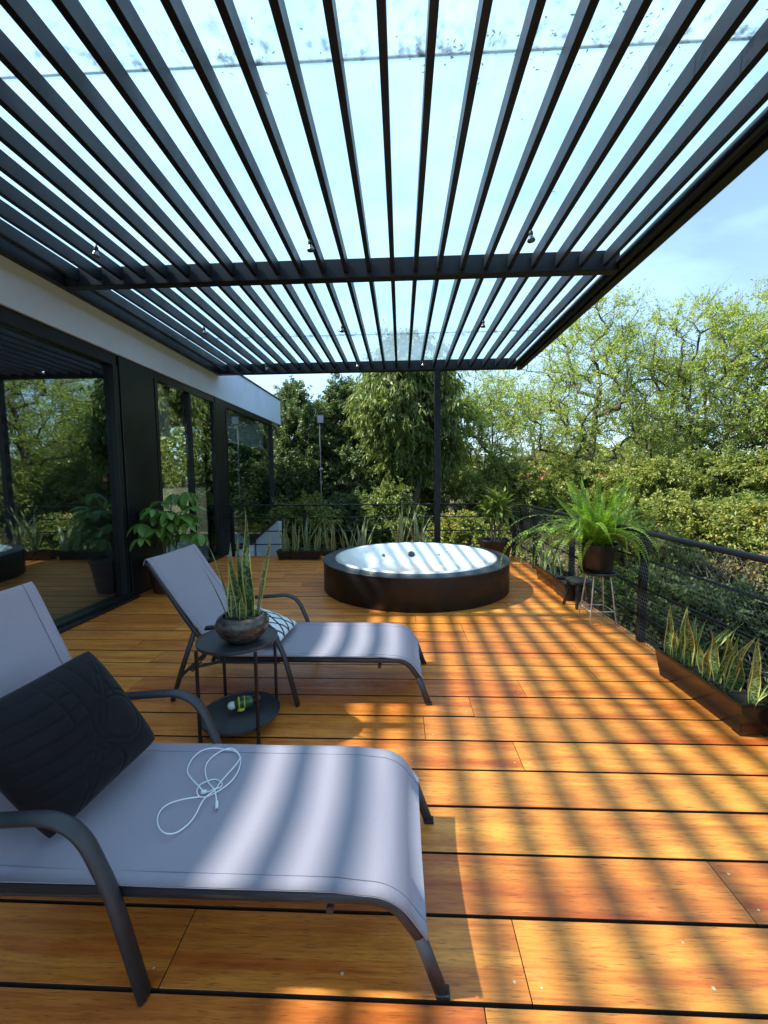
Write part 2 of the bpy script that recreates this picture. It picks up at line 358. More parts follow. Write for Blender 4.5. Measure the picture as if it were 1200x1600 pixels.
def raw_mesh(name, V, F4, mats, midx=None, smooth=False):
    """V (n,3), F4 (m,4) numpy quads"""
    me = bpy.data.meshes.new(name); n = len(V); m = len(F4)
    me.vertices.add(n); me.vertices.foreach_set('co', np.asarray(V, np.float32).ravel())
    me.loops.add(m * 4); me.loops.foreach_set('vertex_index', np.asarray(F4, np.int32).ravel())
    me.polygons.add(m); me.polygons.foreach_set('loop_start', np.arange(0, m * 4, 4, dtype=np.int32))
    try: me.polygons.foreach_set('loop_total', np.full(m, 4, dtype=np.int32))
    except Exception: pass
    for k in mats: me.materials.append(M[k])
    if midx is not None: me.polygons.foreach_set('material_index', np.asarray(midx, np.int32))
    me.update(calc_edges=True); me.validate(); return me
def bez(pts, k=6):
    """Catmull-Rom through points"""
    P = [Vector(p) for p in pts]; out = []
    for i in range(len(P) - 1):
        a = P[max(i - 1, 0)]; b = P[i]; c = P[i + 1]; d = P[min(i + 2, len(P) - 1)]
        for j in range(k):
            t = j / k; out.append(0.5 * ((2 * b) + (c - a) * t + (2 * a - 5 * b + 4 * c - d) * t * t + (3 * b - a - 3 * c + d) * t ** 3))
    out.append(P[-1]); return out
def fillet(pts, rad, k=6):
    """polyline with rounded corners"""
    P = [Vector(p) for p in pts]; out = [P[0]]
    for i in range(1, len(P) - 1):
        r_ = rad[i - 1] if isinstance(rad, (list, tuple)) else rad
        a = (P[i - 1] - P[i]); b = (P[i + 1] - P[i]); la, lb = a.length, b.length
        d = min(r_, la * 0.49, lb * 0.49); p0 = P[i] + a.normalized() * d; p1 = P[i] + b.normalized() * d
        for j in range(k + 1):
            t = j / k; out.append(p0 * (1 - t) ** 2 + P[i] * 2 * t * (1 - t) + p1 * t * t)
    out.append(P[-1]); return out

# ================================================================== SETTING
WX = -3.22          # house face
RX = 2.04           # right railing / deck edge
DY1 = 7.36          # far deck edge
PW = 0.2235         # plank pitch
def ground_z(x, y):
    dx = max(0.0, x - RX - 0.3); dy = max(0.0, y - DY1 - 0.3); d = math.hypot(dx, dy)
    z = -0.95 + 0.16 * d if d < 9 else -0.95 + 1.44 + 0.04 * (d - 9)
    z = min(z, 1.1)
    if d > 0: z += 0.18 * noise.noise(Vector((x * 0.35, y * 0.35, 0))) * min(1, d)
    return z
def build_ground():
    xs = list(np.linspace(-60, -8, 14)) + list(np.linspace(-7, 22, 59)) + list(np.linspace(26, 90, 14))
    ys = list(np.linspace(-60, -6, 10)) + list(np.linspace(-5, 30, 71)) + list(np.linspace(34, 120, 16))
    V = [(x, y, ground_z(x, y)) for y in ys for x in xs]; n = len(xs)
    F = [(j * n + i, j * n + i + 1, (j + 1) * n + i + 1, (j + 1) * n + i) for j in range(len(ys) - 1) for i in range(n - 1)]
    mb = MB(); mb.add(V, F); tag(mb.obj('ground', 'ground', smooth=True), kind='structure')
    # far hills, a ridge ring beyond the garden
    V = []; N = 120; prof = [(85, -4), (120, 2), (170, 9), (260, 16), (420, 10)]
    for r_, z in prof:
        for k in range(N):
            a = 2 * PI * k / N; h = z * (0.7 + 0.6 * noise.noise(Vector((math.cos(a) * 2.2, math.sin(a) * 2.2, r_ * 0.01))))
            V.append((r_ * math.cos(a), r_ * math.sin(a), h))
    F = [(i * N + k, i * N + (k + 1) % N, (i + 1) * N + (k + 1) % N, (i + 1) * N + k) for i in range(len(prof) - 1) for k in range(N)]
    mb = MB(); mb.add(V, F); tag(mb.obj('hill', 'hill', smooth=True), kind='structure')
build_ground()

# ---- deck
def build_deck():
    mb = MB()
    for x in np.arange(WX + 0.2, RX, 0.55): mb.box(x - 0.03, x + 0.03, -1.2, DY1 - 0.03, -0.16, -0.032)
    mb.box(WX - 0.02, RX - 0.03, -1.2, DY1 - 0.03, -0.22, -0.165)
    deck = mb.obj('deck', 'joist'); tag(deck, 'varnished orange hardwood deck of wide planks', kind='structure')
    k0 = -10; gap = 0.0108; seams = {1: (1.10,), 2: (), 3: (-0.32,), 4: (0.58,), 5: (0.12,), 0: (-0.68, 0.34), 6: (0.42,), -1: (0.21,)}
    plug = MB()
    k = k0
    rr = random.Random(3)
    while True:
        y0 = 1.004 + k * PW + gap / 2; y1 = y0 + PW - gap
        if y0 > DY1 - 0.02: break
        y1 = min(y1, DY1)
        if k in seams: sx = list(seams[k])
        else: sx = sorted([rr.uniform(-2.4, -0.6)] + ([rr.uniform(0.0, 1.5)] if rr.random() < 0.75 else []))
        xs = [WX + 0.002] + sx + [RX]
        for a, b_ in zip(xs[:-1], xs[1:]):
            dz = rr.uniform(-0.0012, 0.0012); cx, cy = (a + b_) / 2, (y0 + y1) / 2
            hx, hy = (b_ - a) / 2 - 0.0010, (y1 - y0) / 2
            m2 = MB(); m2.box(-hx, hx, -hy, hy, -0.028, 0.0)
            me_ = m2.mesh('plank', 'wood'); me_.materials.append(M['plank_edge'])
            for fi in (0, 2, 3, 4, 5): me_.polygons[fi].material_index = 1
            link('plank', me_, deck, bevel=0.0018, seg=2, loc=(cx, cy, dz))
            for ex in (a + 0.035, b_ - 0.035):
                for ey in (y0 + 0.045, y1 - 0.045):
                    if rr.random() < 0.5:
                        n = 8; r_ = rr.uniform(0.003, 0.005); ox, oy = ex + rr.uniform(-.008, .008), ey + rr.uniform(-.01, .01)
                        plug.add([(ox + r_ * math.cos(2 * PI * q / n), oy + r_ * math.sin(2 * PI * q / n), dz + 0.0012) for q in range(n)], [tuple(range(n))])
            x = a + 0.5
            while x < b_ - 0.3:
                for ey in (y0 + 0.05, y1 - 0.05):
                    if rr.random() < 0.14:
                        n = 8; r_ = rr.uniform(0.003, 0.0055); ox = x + rr.uniform(-.01, .01)
                        plug.add([(ox + r_ * math.cos(2 * PI * q / n), ey + r_ * math.sin(2 * PI * q / n), dz + 0.0012) for q in range(n)], [tuple(range(n))])
                x += 0.55
        k += 1
    p = plug.obj('screw_plug', 'plug', deck); p['kind'] = 'stuff'
    e = MB(); e.box(RX + 0.001, RX + 0.03, -1.2, DY1 + 0.03, -0.24, -0.004); e.obj('edge_board', 'joist', deck, bevel=0.003)
    e = MB(); e.box(WX, RX, DY1 + 0.001, DY1 + 0.03, -0.24, -0.004); e.obj('edge_board', 'joist', deck, bevel=0.003)
build_deck()

# ---- house
def build_house():
    h = tag(empty('house', (WX, 3, 0)), 'modern white house wing with dark glazed doors along the deck', 'house')
    h.location = (0, 0, 0)
    FZ0, FZ1 = 2.83, 3.47; Y0, Y1 = -4.0, 11.2
    MB().box(WX - 0.28, WX, Y0, Y1, FZ0, FZ1).obj('fascia', 'plaster', h, bevel=0.006)
    MB().box(WX - 0.281, -9.0, Y1 - 0.28, Y1, FZ0, FZ1).obj('fascia', 'plaster', h, bevel=0.006)
    MB().box(WX - 0.32, WX + 0.02, Y0, Y1 + 0.02, FZ1 + 0.001, FZ1 + 0.035).obj('roof_coping', 'coping', h, bevel=0.004)
    MB().box(-9.0, WX - 0.30, Y0, Y1 - 0.3, 3.30, 3.40).obj('roof', 'coping', h)
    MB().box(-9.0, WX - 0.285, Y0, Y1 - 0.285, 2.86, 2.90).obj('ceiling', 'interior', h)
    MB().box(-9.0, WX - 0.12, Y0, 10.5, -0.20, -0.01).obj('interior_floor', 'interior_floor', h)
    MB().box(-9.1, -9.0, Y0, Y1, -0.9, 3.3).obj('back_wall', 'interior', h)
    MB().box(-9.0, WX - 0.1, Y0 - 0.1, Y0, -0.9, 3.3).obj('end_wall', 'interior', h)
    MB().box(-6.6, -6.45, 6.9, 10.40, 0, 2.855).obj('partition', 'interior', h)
    MB().box(-5.2, -4.9, 3.0, 3.3, 0, 2.855).obj('interior_column', 'dark_panel', h)
    MB().box(WX - 0.2, WX - 0.01, 7.37, 10.52, -1.1, -0.011).obj('plinth', 'white_wall', h)
    # dark clad columns between the glazing
    MB().box(WX - 0.25, WX - 0.012, 4.78, 5.44, -0.005, FZ0 - 0.002).obj('column', 'dark_panel', h, bevel=0.004)
    MB().box(WX - 0.25, WX - 0.012, 7.26, 7.66, -0.005, FZ0 - 0.002).obj('column', 'dark_panel', h, bevel=0.004)
    X0, X1 = WX - 0.10, WX - 0.02
    def frame(y0, y1, mull, z0=0.0, z1=FZ0 - 0.003, name='window', fw=0.055, head=0.10):
        w = MB()
        fr = w.box(X0, X1, y0, y1, z1 - head, z1).obj(name, 'black_frame', h, bevel=0.003)
        MB().box(X0, X1 + 0.03, y0, y1, z0 + 0.001, z0 + 0.055).obj('sill', 'black_frame', fr, bevel=0.003)
        ys = [y0] + list(mull) + [y1]
        for i, y in enumerate(ys):
            c = y + (fw / 2 if i == 0 else -fw / 2 if i == len(ys) - 1 else 0)
            MB().box(X0 + 0.002, X1 + 0.012, c - fw / 2, c + fw / 2, z0 + 0.056, z1 - head - 0.001).obj('stile', 'black_frame', fr, bevel=0.003)
        for i, (a, b_) in enumerate(zip(ys[:-1], ys[1:])):
            xo = WX - 0.06 + (0.012 if i % 2 else -0.012)
            p = MB().box(xo - 0.004, xo + 0.004, a + 0.03, b_ - 0.03, z0 + 0.05, z1 - head - 0.002).obj('pane', 'pane', fr)
        return fr
    d = frame(-0.6, 4.74, (1.15, 3.05), name='sliding_door', fw=0.075, head=0.13)
    hd = MB().box(X1 + 0.012, X1 + 0.035, 2.93, 2.955, 0.95, 1.25).obj('handle', 'chrome', d, bevel=0.004)
    MB().box(X1 + 0.032, X1 + 0.11, -0.6, 4.76, 0.001, 0.028).obj('track', 'black_frame', d, bevel=0.003)
    frame(5.46, 7.24, (6.38,), name='window')
    w3 = frame(7.68, 10.48, (), name='window', fw=0.045)
    MB().box(-5.4, WX - 0.11, 10.484, 10.496, 0.05, FZ0 - 0.02).obj('pane', 'pane', w3)
    MB().box(WX - 0.105, WX - 0.015, 10.485, 10.53, 0.0, FZ0 - 0.003).obj('corner_post', 'metal_grey', w3, bevel=0.003)
    b1 = MB().box(WX - 0.20, WX - 0.19, 5.5, 6.10, 2.02, 2.71).obj('roller_blind', 'blind', h)
    b2 = MB().box(WX - 0.20, WX - 0.19, 7.72, 10.30, 2.12, 2.72).obj('roller_blind', 'blind', h)
    MB().tube([(WX - 0.195, 5.48, 2.74), (WX - 0.195, 6.12, 2.74)], 0.028, 10).obj('roller', 'metal_grey', b1)
    MB().tube([(WX - 0.195, 7.70, 2.75), (WX - 0.195, 10.32, 2.75)], 0.028, 10).obj('roller', 'metal_grey', b2)
    # inside, dimly seen: a low sofa-like bench block is not built; the room stays bare
build_house()

# ---- pergola
LZ0, LZ1 = 3.262, 3.368; BZ0, BZ1 = 3.222, 3.392
def build_pergola():
    p = tag(empty('pergola', (0, 0, 0)), 'black metal pergola of close louvers under a dusty glass roof', 'pergola')
    def part(name, mb, m='black_metal', bev=0.004): return mb.obj(name, m, p, bevel=bev)
    beamsY = [(0.45, 0.55), (3.95, 4.05), (7.30, 7.41)]
    for y0, y1 in beamsY: part('beam', MB().box(WX + 0.075, 1.955, y0, y1, BZ0, BZ1), bev=0.006)
    # right hand edge beam with a rounded inner gutter
    part('edge_beam', MB().box(2.0, 2.085, -1.3, 7.44, BZ0, BZ1), bev=0.006)
    part('gutter', MB().tube([(1.965, -1.3, 3.285), (1.965, 7.29, 3.285)], 0.048, 16))
    part('ledger', MB().box(WX + 0.003, WX + 0.07, -1.3, 7.41, BZ0 - 0.002, BZ1), bev=0.004)
    part('ledger_trim', MB().box(WX + 0.071, WX + 0.10, -1.3, 7.29, BZ1 - 0.05, BZ1 - 0.001), bev=0.003)
    bays = [(-1.3, 0.448), (0.552, 3.948), (4.052, 7.298)]
    me = []
    for a, b_ in bays:
        L = b_ - a; mb = MB().box(-0.019, 0.019, -L / 2, L / 2, 0, LZ1 - LZ0); me.append((mb.mesh('louver', 'black_metal'), (a + b_) / 2))
    for k in range(-12, 12):
        x = -0.488 + 0.2105 * k
        if x < WX + 0.12 or x > 1.91: continue
        for m_, cy in me: link('louver', m_, p, 0.002, 1, (x, cy, LZ0))
    g0 = BZ1 + 0.004
    for y0, y1 in ((-1.7, 2.165), (2.172, 6.02), (6.027, 7.55)):
        cy = y1 if y1 < 6.5 else y0
        mb = MB().box(WX + 0.07, 2.10, y0 - cy, y1 - cy, 0, 0.010); mb.obj('glass_panel', 'roof_glass', p, loc=(0, cy, g0))
    for y in (2.1685, 6.0235): part('glass_seal', MB().box(WX + 0.08, 2.09, y - 0.006, y + 0.006, g0 + 0.0105, g0 + 0.016), 'metal_grey', 0)
    rl = random.Random(77); lit = MB()
    for q in range(260):
        y = (2.168 + rl.gauss(0, 0.10)) if q < 150 else rl.uniform(1.2, 7.2); x = rl.choice((0.85, 0.95, -0.75, 0.3, 1.5)) + rl.gauss(0, 0.22) if q < 150 else rl.uniform(WX + 0.2, 2.0)
        a = rl.uniform(0, PI); l, w_ = rl.uniform(0.004, 0.016), rl.uniform(0.002, 0.006); z = g0 + 0.0115
        lit.add([(x - l * math.cos(a), y - l * math.sin(a), z), (x + w_ * math.sin(a), y - w_ * math.cos(a), z), (x + l * math.cos(a), y + l * math.sin(a), z + 0.001), (x - w_ * math.sin(a), y + w_ * math.cos(a), z)], [(0, 1, 2, 3)])
    lo = lit.obj('leaf_litter', 'bark', p); lo['kind'] = 'stuff'
    post = part('post', MB().box(0.58, 0.685, 7.302, 7.405, 0.004, BZ0 - 0.001), bev=0.004)
    bp = MB().box(0.53, 0.735, 7.25, 7.355, 0.002, 0.012); bp.obj('base_plate', 'black_metal', post)
build_pergola()

# ---- hanging spot lamps
def build_spots():
    names = ['leftmost small glass spotlight hanging from louvers nearest the house, front bay', 'small glass spotlight hanging in the middle of the front bay', 'small glass spotlight hanging at the right of the front bay',
             'small spotlight hanging near the house wall in the far bay', 'small spotlight hanging in the middle of the far bay', 'small spotlight hanging at the right of the far bay',
             'small spotlight hanging by the far beam close to the black post', 'small spotlight hanging by the far beam left of the black post', 'small spotlight hanging by the far beam next to the house']
    spots = [(-2.485, 3.34), (-0.738, 3.356), (1.017, 3.338), (-2.387, 5.117), (-0.712, 5.171), (0.979, 5.128), (0.431, 6.817), (-0.67, 6.803), (-2.2, 6.82)]
    def snap(x): 
        k = round((x + 0.488) / 0.2105); return -0.488 + 0.2105 * k
    t = empty('spotlight')
    c = MB().tube([(0, 0, 0), (0, 0, -0.035)], 0.004, 6); c.obj('stem', 'black_metal', t)
    b = MB().lathe([(0.006, -0.022), (0.015, -0.032), (0.016, -0.056), (0.011, -0.062)], 12, cap0=True, cap1=True); b.obj('socket', 'foot_black', t, smooth=True)
    s = MB().lathe([(0.012, -0.060), (0.018, -0.072), (0.029, -0.096), (0.030, -0.101), (0.010, -0.097)], 16, cap1=True); s.obj('reflector', 'lamp_glass', t, smooth=True)
    for i, ((x, y), l) in enumerate(zip(spots, names)):
        o = t if i == 0 else copy_tree(t)
        o.location = (snap(x), y, LZ0 - 0.001); o.rotation_euler = (R(random.uniform(-8, 8)), R(random.uniform(-8, 8)), random.uniform(0, 6))
        tag(o, l, 'spotlight', 'small spotlights hanging from the pergola')
build_spots()

# ---- railings
def build_rails():
    zs = (0.925, 0.70, 0.46, 0.22)
    f = tag(empty('railing', (RX, 4, 0)), 'black metal railing covered in chicken wire along the right deck edge', 'railing'); f.location = (0, 0, 0)
    x = RX - 0.03
    for y in (2.10, 3.50, 4.95, 6.3): MB().box(x - 0.027, x + 0.027, y - 0.027, y + 0.027, 0.001, zs[0] - 0.019).obj('post', 'black_metal', f, bevel=0.003)
    MB().tube([(x, -0.8, zs[0]), (x, 7.33, zs[0])], 0.021, 12).obj('top_rail', 'black_metal', f, smooth=False)
    for z in zs[1:]: MB().tube([(x + 0.0, -0.8, z), (x, 7.30, z)], 0.011, 8).obj('rail', 'black_metal', f)
    # hexagonal wire mesh tied to the inner face
    W = MB(); c = 0.036; xw = x - 0.032; rr = random.Random(5)
    s3 = c / math.sqrt(3); ny = int((6.9 - 1.2) / c); nz = int(0.92 / (1.5 * s3)); r_ = 0.0019
    pts = {}
    def P(y, z):
        k = (round(y / (c / 4)), round(z / (s3 / 4)))
        if k not in pts: pts[k] = (xw + 0.006 * noise.noise(Vector((y * 3, z * 3, 1))), y + rr.uniform(-.0015, .0015), z + rr.uniform(-.0015, .0015))
        return pts[k]
    for j in range(nz):
        for i in range(ny):
            y = 1.2 + (i + 0.5 * (j % 2)) * c; z = 0.015 + j * 1.5 * s3
            a = P(y, z); b1 = P(y + c / 2, z + s3 / 2); b0 = P(y - c / 2, z + s3 / 2); t = P(y, z - s3)
            for q in (b1, b0, t):
                if q[2] > 0.0: W.tube([a, q], r_, 3, caps=False)
    w = W.obj('wire_mesh', 'wire', f); w['kind'] = 'stuff'
    f2 = tag(empty('railing'), 'black metal railing of thin bars across the far deck edge', 'railing')
    y = DY1 - 0.03
    for px_ in (-3.05, -1.72, 1.97): MB().box(px_ - 0.03, px_ + 0.03, y - 0.03, y + 0.03, 0.001, zs[1 if px_ == -1.72 else 0] + 0.1 * (px_ == -1.72) - 0.02).obj('post', 'black_metal', f2, bevel=0.003)
    for z in zs:
        for a, b_ in ((WX + 0.03, 0.578), (0.687, RX - 0.055)): MB().tube([(a, y, z), (b_, y, z)], 0.0125 if z == zs[0] else 0.010, 8).obj('rail', 'black_metal', f2)
build_rails()

# ---- hot tub
def build_tub():
    cx, cy, r0, h = 0.175, 5.385, 1.185, 0.36
    t = tag(empty('hot_tub', (cx, cy, 0)), 'round dark hot tub with white acrylic basin standing on the deck', 'hot tub')
    MB().lathe([(r0 - 0.004, 0.004), (r0, 0.008), (r0, h - 0.002)], 128).obj('side_panel', 'tub_side', t, smooth=True)
    MB().lathe([(r0 + 0.004, h - 0.002), (r0 + 0.006, h + 0.004), (r0 + 0.002, h + 0.011), (r0 - 0.155, h + 0.013), (r0 - 0.158, h + 0.008)], 128).obj('rim', 'tub_ring', t, smooth=False)
    ri = r0 - 0.150; V = []; N = 128
    prof = [(-0.004, 0.016), (0.002, 0.032), (0.030, 0.034), (0.060, 0.020), (0.10, -0.03), (0.19, -0.11), (0.26, -0.165), (0.32, -0.185), (0.40, -0.19), (0.44, -0.30), (0.50, -0.55), (0.6, -0.58), (ri - 0.001, -0.585)]
    b = MB()
    for i, (d, z) in enumerate(prof):
        for k in range(N):
            a = 2 * PI * k / N
            rr = ri - d; zz = z
            w = math.cos(a * 5 + 0.6)
            if 4 <= i <= 8: rr += 0.030 * w * (1 if i < 7 else 0.4); zz += 0.015 * w * (i > 5)
            b.v.append((rr * math.cos(a), rr * math.sin(a), h + zz))
    for i in range(len(prof) - 1):
        for k in range(N):
            k2 = (k + 1) % N; b.f.append((i * N + k, i * N + k2, (i + 1) * N + k2, (i + 1) * N + k))
    basin = b.obj('basin', 'acrylic', t, smooth=True)
    for a_deg, dz, s in ((92, -0.112, 1.9), (122, -0.112, 1.0), (64, -0.112, 0.8)):
        a = R(a_deg); w = math.cos(a * 5 + 0.6); rr = ri - 0.20 + 0.03 * w
        j = MB().lathe([(0.012 * s, 0.010), (0.022 * s, 0.012), (0.026 * s, 0.006), (0.027 * s, 0.0)], 16, cap0=True)
        o = j.obj('jet', 'jet' if s > 1.5 else 'metal_grey', basin, smooth=True)
        o.location = (rr * math.cos(a), rr * math.sin(a), h + dz); o.rotation_euler = (0, R(-48), a)
    for a_deg in (100, 84):
        a = R(a_deg); k = MB().lathe([(0.03, 0.0), (0.03, 0.016), (0.024, 0.022)], 16, cap1=True)
        o = k.obj('control_knob', 'metal_grey', t, smooth=True); o.location = ((r0 - 0.12) * math.cos(a), (r0 - 0.12) * math.sin(a), h + 0.013)
build_tub()

# ---- loungers
def build_lounger(name, ox, y0, back_top, label):
    """local: x=0 is the foot of the front legs, back towards -x; width .57 in y"""
    t = tag(empty(name, (ox, y0, 0)), label, 'sun lounger', 'sun loungers on the deck')
    W = 0.57; sz = 0.292
    bx, bz = back_top; hx = -1.27
    # side rails: seat, front curve, front leg in one bent tube
    fold = fillet([(hx - 0.02, 0, sz - 0.004), (-0.20, 0, sz), (-0.125, 0, sz - 0.02), (-0.055, 0, 0.165)], [0.05, 0.10], 8)
    legp = [(-0.058, 0, 0.172), (0.0, 0, 0.004)]
    rail = [Vector(p) for p in fillet([(hx - 0.02, 0, sz - 0.012), (-0.135, 0, sz - 0.012), (-0.055, 0, 0.165)], [0.16], 12)]
    for s, yy in ((0, 0.0), (1, W)):
        q = [(p.x, yy, p.z) for p in rail]
        MB().tube(q, 1.0, 10, flat=(0.017, 0.013), up=(0, 0.0001, 1)).obj('side_rail', 'frame_grey', t, smooth=True)
        l = MB().tube([(-0.060, yy, 0.175), (0.0, yy, 0.006)], 1.0, 10, flat=(0.019, 0.0135), up=(1, 0, 0.3)); lg = l.obj('leg', 'frame_grey', t, smooth=True)
        MB().box(-0.016, 0.022, yy - 0.015, yy + 0.015, 0.0, 0.014).obj('foot_cap', 'foot_black', lg, bevel=0.003)
        # arm with the middle leg
        ya = yy + (-0.034 if s == 0 else 0.034)
        arm = fillet([(-1.36, ya, 0.49), (-0.965, ya, 0.522), (-0.878, ya, 0.31), (-0.805, ya, 0.004)], [0.13, 0.05], 10)
        MB().tube(arm, 1.0, 12, flat=(0.0135, 0.024), up=(0.35, 0, 1)).obj('armrest', 'frame_grey', t, smooth=True)
        MB().tube([(-0.875, ya, 0.275), (-0.875, yy, 0.275)], 0.011, 8).obj('arm_bracket', 'frame_grey', t)
        # back rail, curved a little
        br = bez([(hx - 0.03, yy, sz - 0.012), (hx - 0.03 + (bx - hx) * 0.34, yy, sz + (bz - sz) * 0.29), (hx + (bx - hx) * 0.72, yy, sz + (bz - sz) * 0.66), (bx, yy, bz)], 6)
        MB().tube(br, 1.0, 10, flat=(0.016, 0.013), up=(1, 0, 0.5)).obj('back_rail', 'frame_grey', t, smooth=True)
        rl = MB().tube([(-1.445, yy + (0.0 if s == 0 else 0), 0.475), (-1.53, yy, 0.25), (-1.615, yy, 0.005)], 1.0, 10, flat=(0.016, 0.012), up=(1, 0, 0.3)).obj('leg', 'frame_grey', t, smooth=True)
        MB().tube([(-1.50, yy, 0.215), (-1.30, yy, 0.262), (-0.92, yy, 0.268)], 0.010, 8).obj('lower_rail', 'frame_grey', t)
        rk = MB()
        for q_ in range(4): rk.tube([(-1.50 + 0.03 * q_, yy, 0.215 + q_ * 0.035), (-1.475 + 0.03 * q_, yy, 0.20 + q_ * 0.035), (-1.45 + 0.03 * q_, yy, 0.225 + q_ * 0.035)], 0.006, 6)
        rk.tube([(-1.54, yy, 0.18), (-1.36, yy, 0.345)], 0.008, 6); rk.obj('ratchet', 'frame_grey', t)
    MB().tube([(-0.30, 0.0, sz - 0.055), (-0.30, W, sz - 0.055)], 0.011, 8).obj('crossbar', 'frame_grey', t)
    MB().tube([(hx - 0.02, 0.0, sz - 0.02), (hx - 0.02, W, sz - 0.02)], 0.012, 8).obj('crossbar', 'frame_grey', t)
    MB().tube([(bx, 0.0, bz), (bx - 0.004, W / 2, bz - 0.008), (bx, W, bz)], 0.012, 8).obj('crossbar', 'frame_grey', t)
    MB().tube([(-1.56, 0.0, 0.16), (-1.56, W, 0.16)], 0.010, 8).obj('crossbar', 'frame_grey', t)
    # sling fabric: one sheet over seat and front fold, one over the back
    def sheet(path, sag, name):
        n = 18; mb = MB(); P = [Vector(p) for p in path]; m = len(P)
        L = [0.0]
        for i in range(1, m): L.append(L[-1] + (P[i] - P[i - 1]).length)
        th = 0.004
        def nrm(i):
            tt = (P[min(i + 1, m - 1)] - P[max(i - 1, 0)]).normalized(); return Vector((-tt.z, 0, tt.x))
        for side in (0, 1):
            for i in range(m):
                N_ = nrm(i); u = L[i] / L[-1]
                for j in range(n + 1):
                    v = j / n; sg = sag * (1 - (2 * v - 1) ** 2) * min(1, 6 * u, 6 * (1 - u) + 0.25)
                    q = P[i] - N_ * (sg + side * th + 0.0022 * noise.noise(Vector((P[i].x * 5, v * 4, bx)))) + Vector((0, -0.014 + v * (W + 0.028), 0)); mb.v.append(tuple(q))
        K = m * (n + 1)
        for side in (0, 1):
            for i in range(m - 1):
                for j in range(n):
                    a = side * K + i * (n + 1) + j; f = (a, a + 1, a + n + 2, a + n + 1); mb.f.append(f if side else f[::-1])
        ring = [i * (n + 1) for i in range(m)] + [(m - 1) * (n + 1) + j for j in range(1, n + 1)] + [i * (n + 1) + n for i in range(m - 2, -1, -1)] + [j for j in range(n - 1, 0, -1)]
        for a, b_ in zip(ring, ring[1:] + ring[:1]): mb.f.append((a, b_, b_ + K, a + K))
        o = mb.obj(name, 'sling', t, smooth=True)
        for vv in (0.075, 0.925):
            hp = []
            for i in range(m):
                u = L[i] / L[-1]; sg = sag * (1 - (2 * vv - 1) ** 2) * min(1, 6 * u, 6 * (1 - u) + 0.25); q = P[i] - nrm(i) * (sg - 0.0004); hp.append((q.x, -0.014 + vv * (W + 0.028), q.z))
            MB().tube(hp, 0.0012, 4).obj('hem_seam', 'sling_seam', o)
        return o
    up_off = 0.021
    def off_rail():
        o_ = []
        for i in range(1, len(rail)):
            tt = (rail[min(i + 1, len(rail) - 1)] - rail[i - 1]).normalized(); o_.append(Vector((rail[i].x - tt.z * up_off, 0, rail[i].z + tt.x * up_off)))
        return o_
    seat = [Vector((hx + 0.0 + (-0.21 - hx) * i / 14, 0, sz + up_off - 0.004)) for i in range(14)] + off_rail()
    seat = [p for p in seat if True]
    s_ = [seat[0]]
    for p in seat[1:]:
        if p.x > s_[-1].x + 0.004: s_.append(p)
    sheet(s_, 0.020, 'seat_sling')
    bk = bez([(bx - 0.022, 0, bz - 0.014), (bx - 0.010, 0, bz + 0.019), (bx + 0.018, 0, bz + 0.004), (hx + (bx - hx) * 0.72 + 0.019, 0, sz + (bz - sz) * 0.66 + 0.012), (hx + 0.0 + (bx - hx) * 0.34, 0, sz + (bz - sz) * 0.29 + 0.016), (hx + 0.01, 0, sz + 0.010)], 7)
    sheet(bk, 0.016, 'back_sling')
    return t
build_lounger('sun_lounger', 0.10, 1.022, (-1.61, 0.965), 'grey sling sun lounger nearest the camera with a black cushion on it')
build_lounger('sun_lounger', 0.158, 2.472, (-1.725, 0.89), 'grey sling sun lounger behind the small round table, white patterned cushion on it')

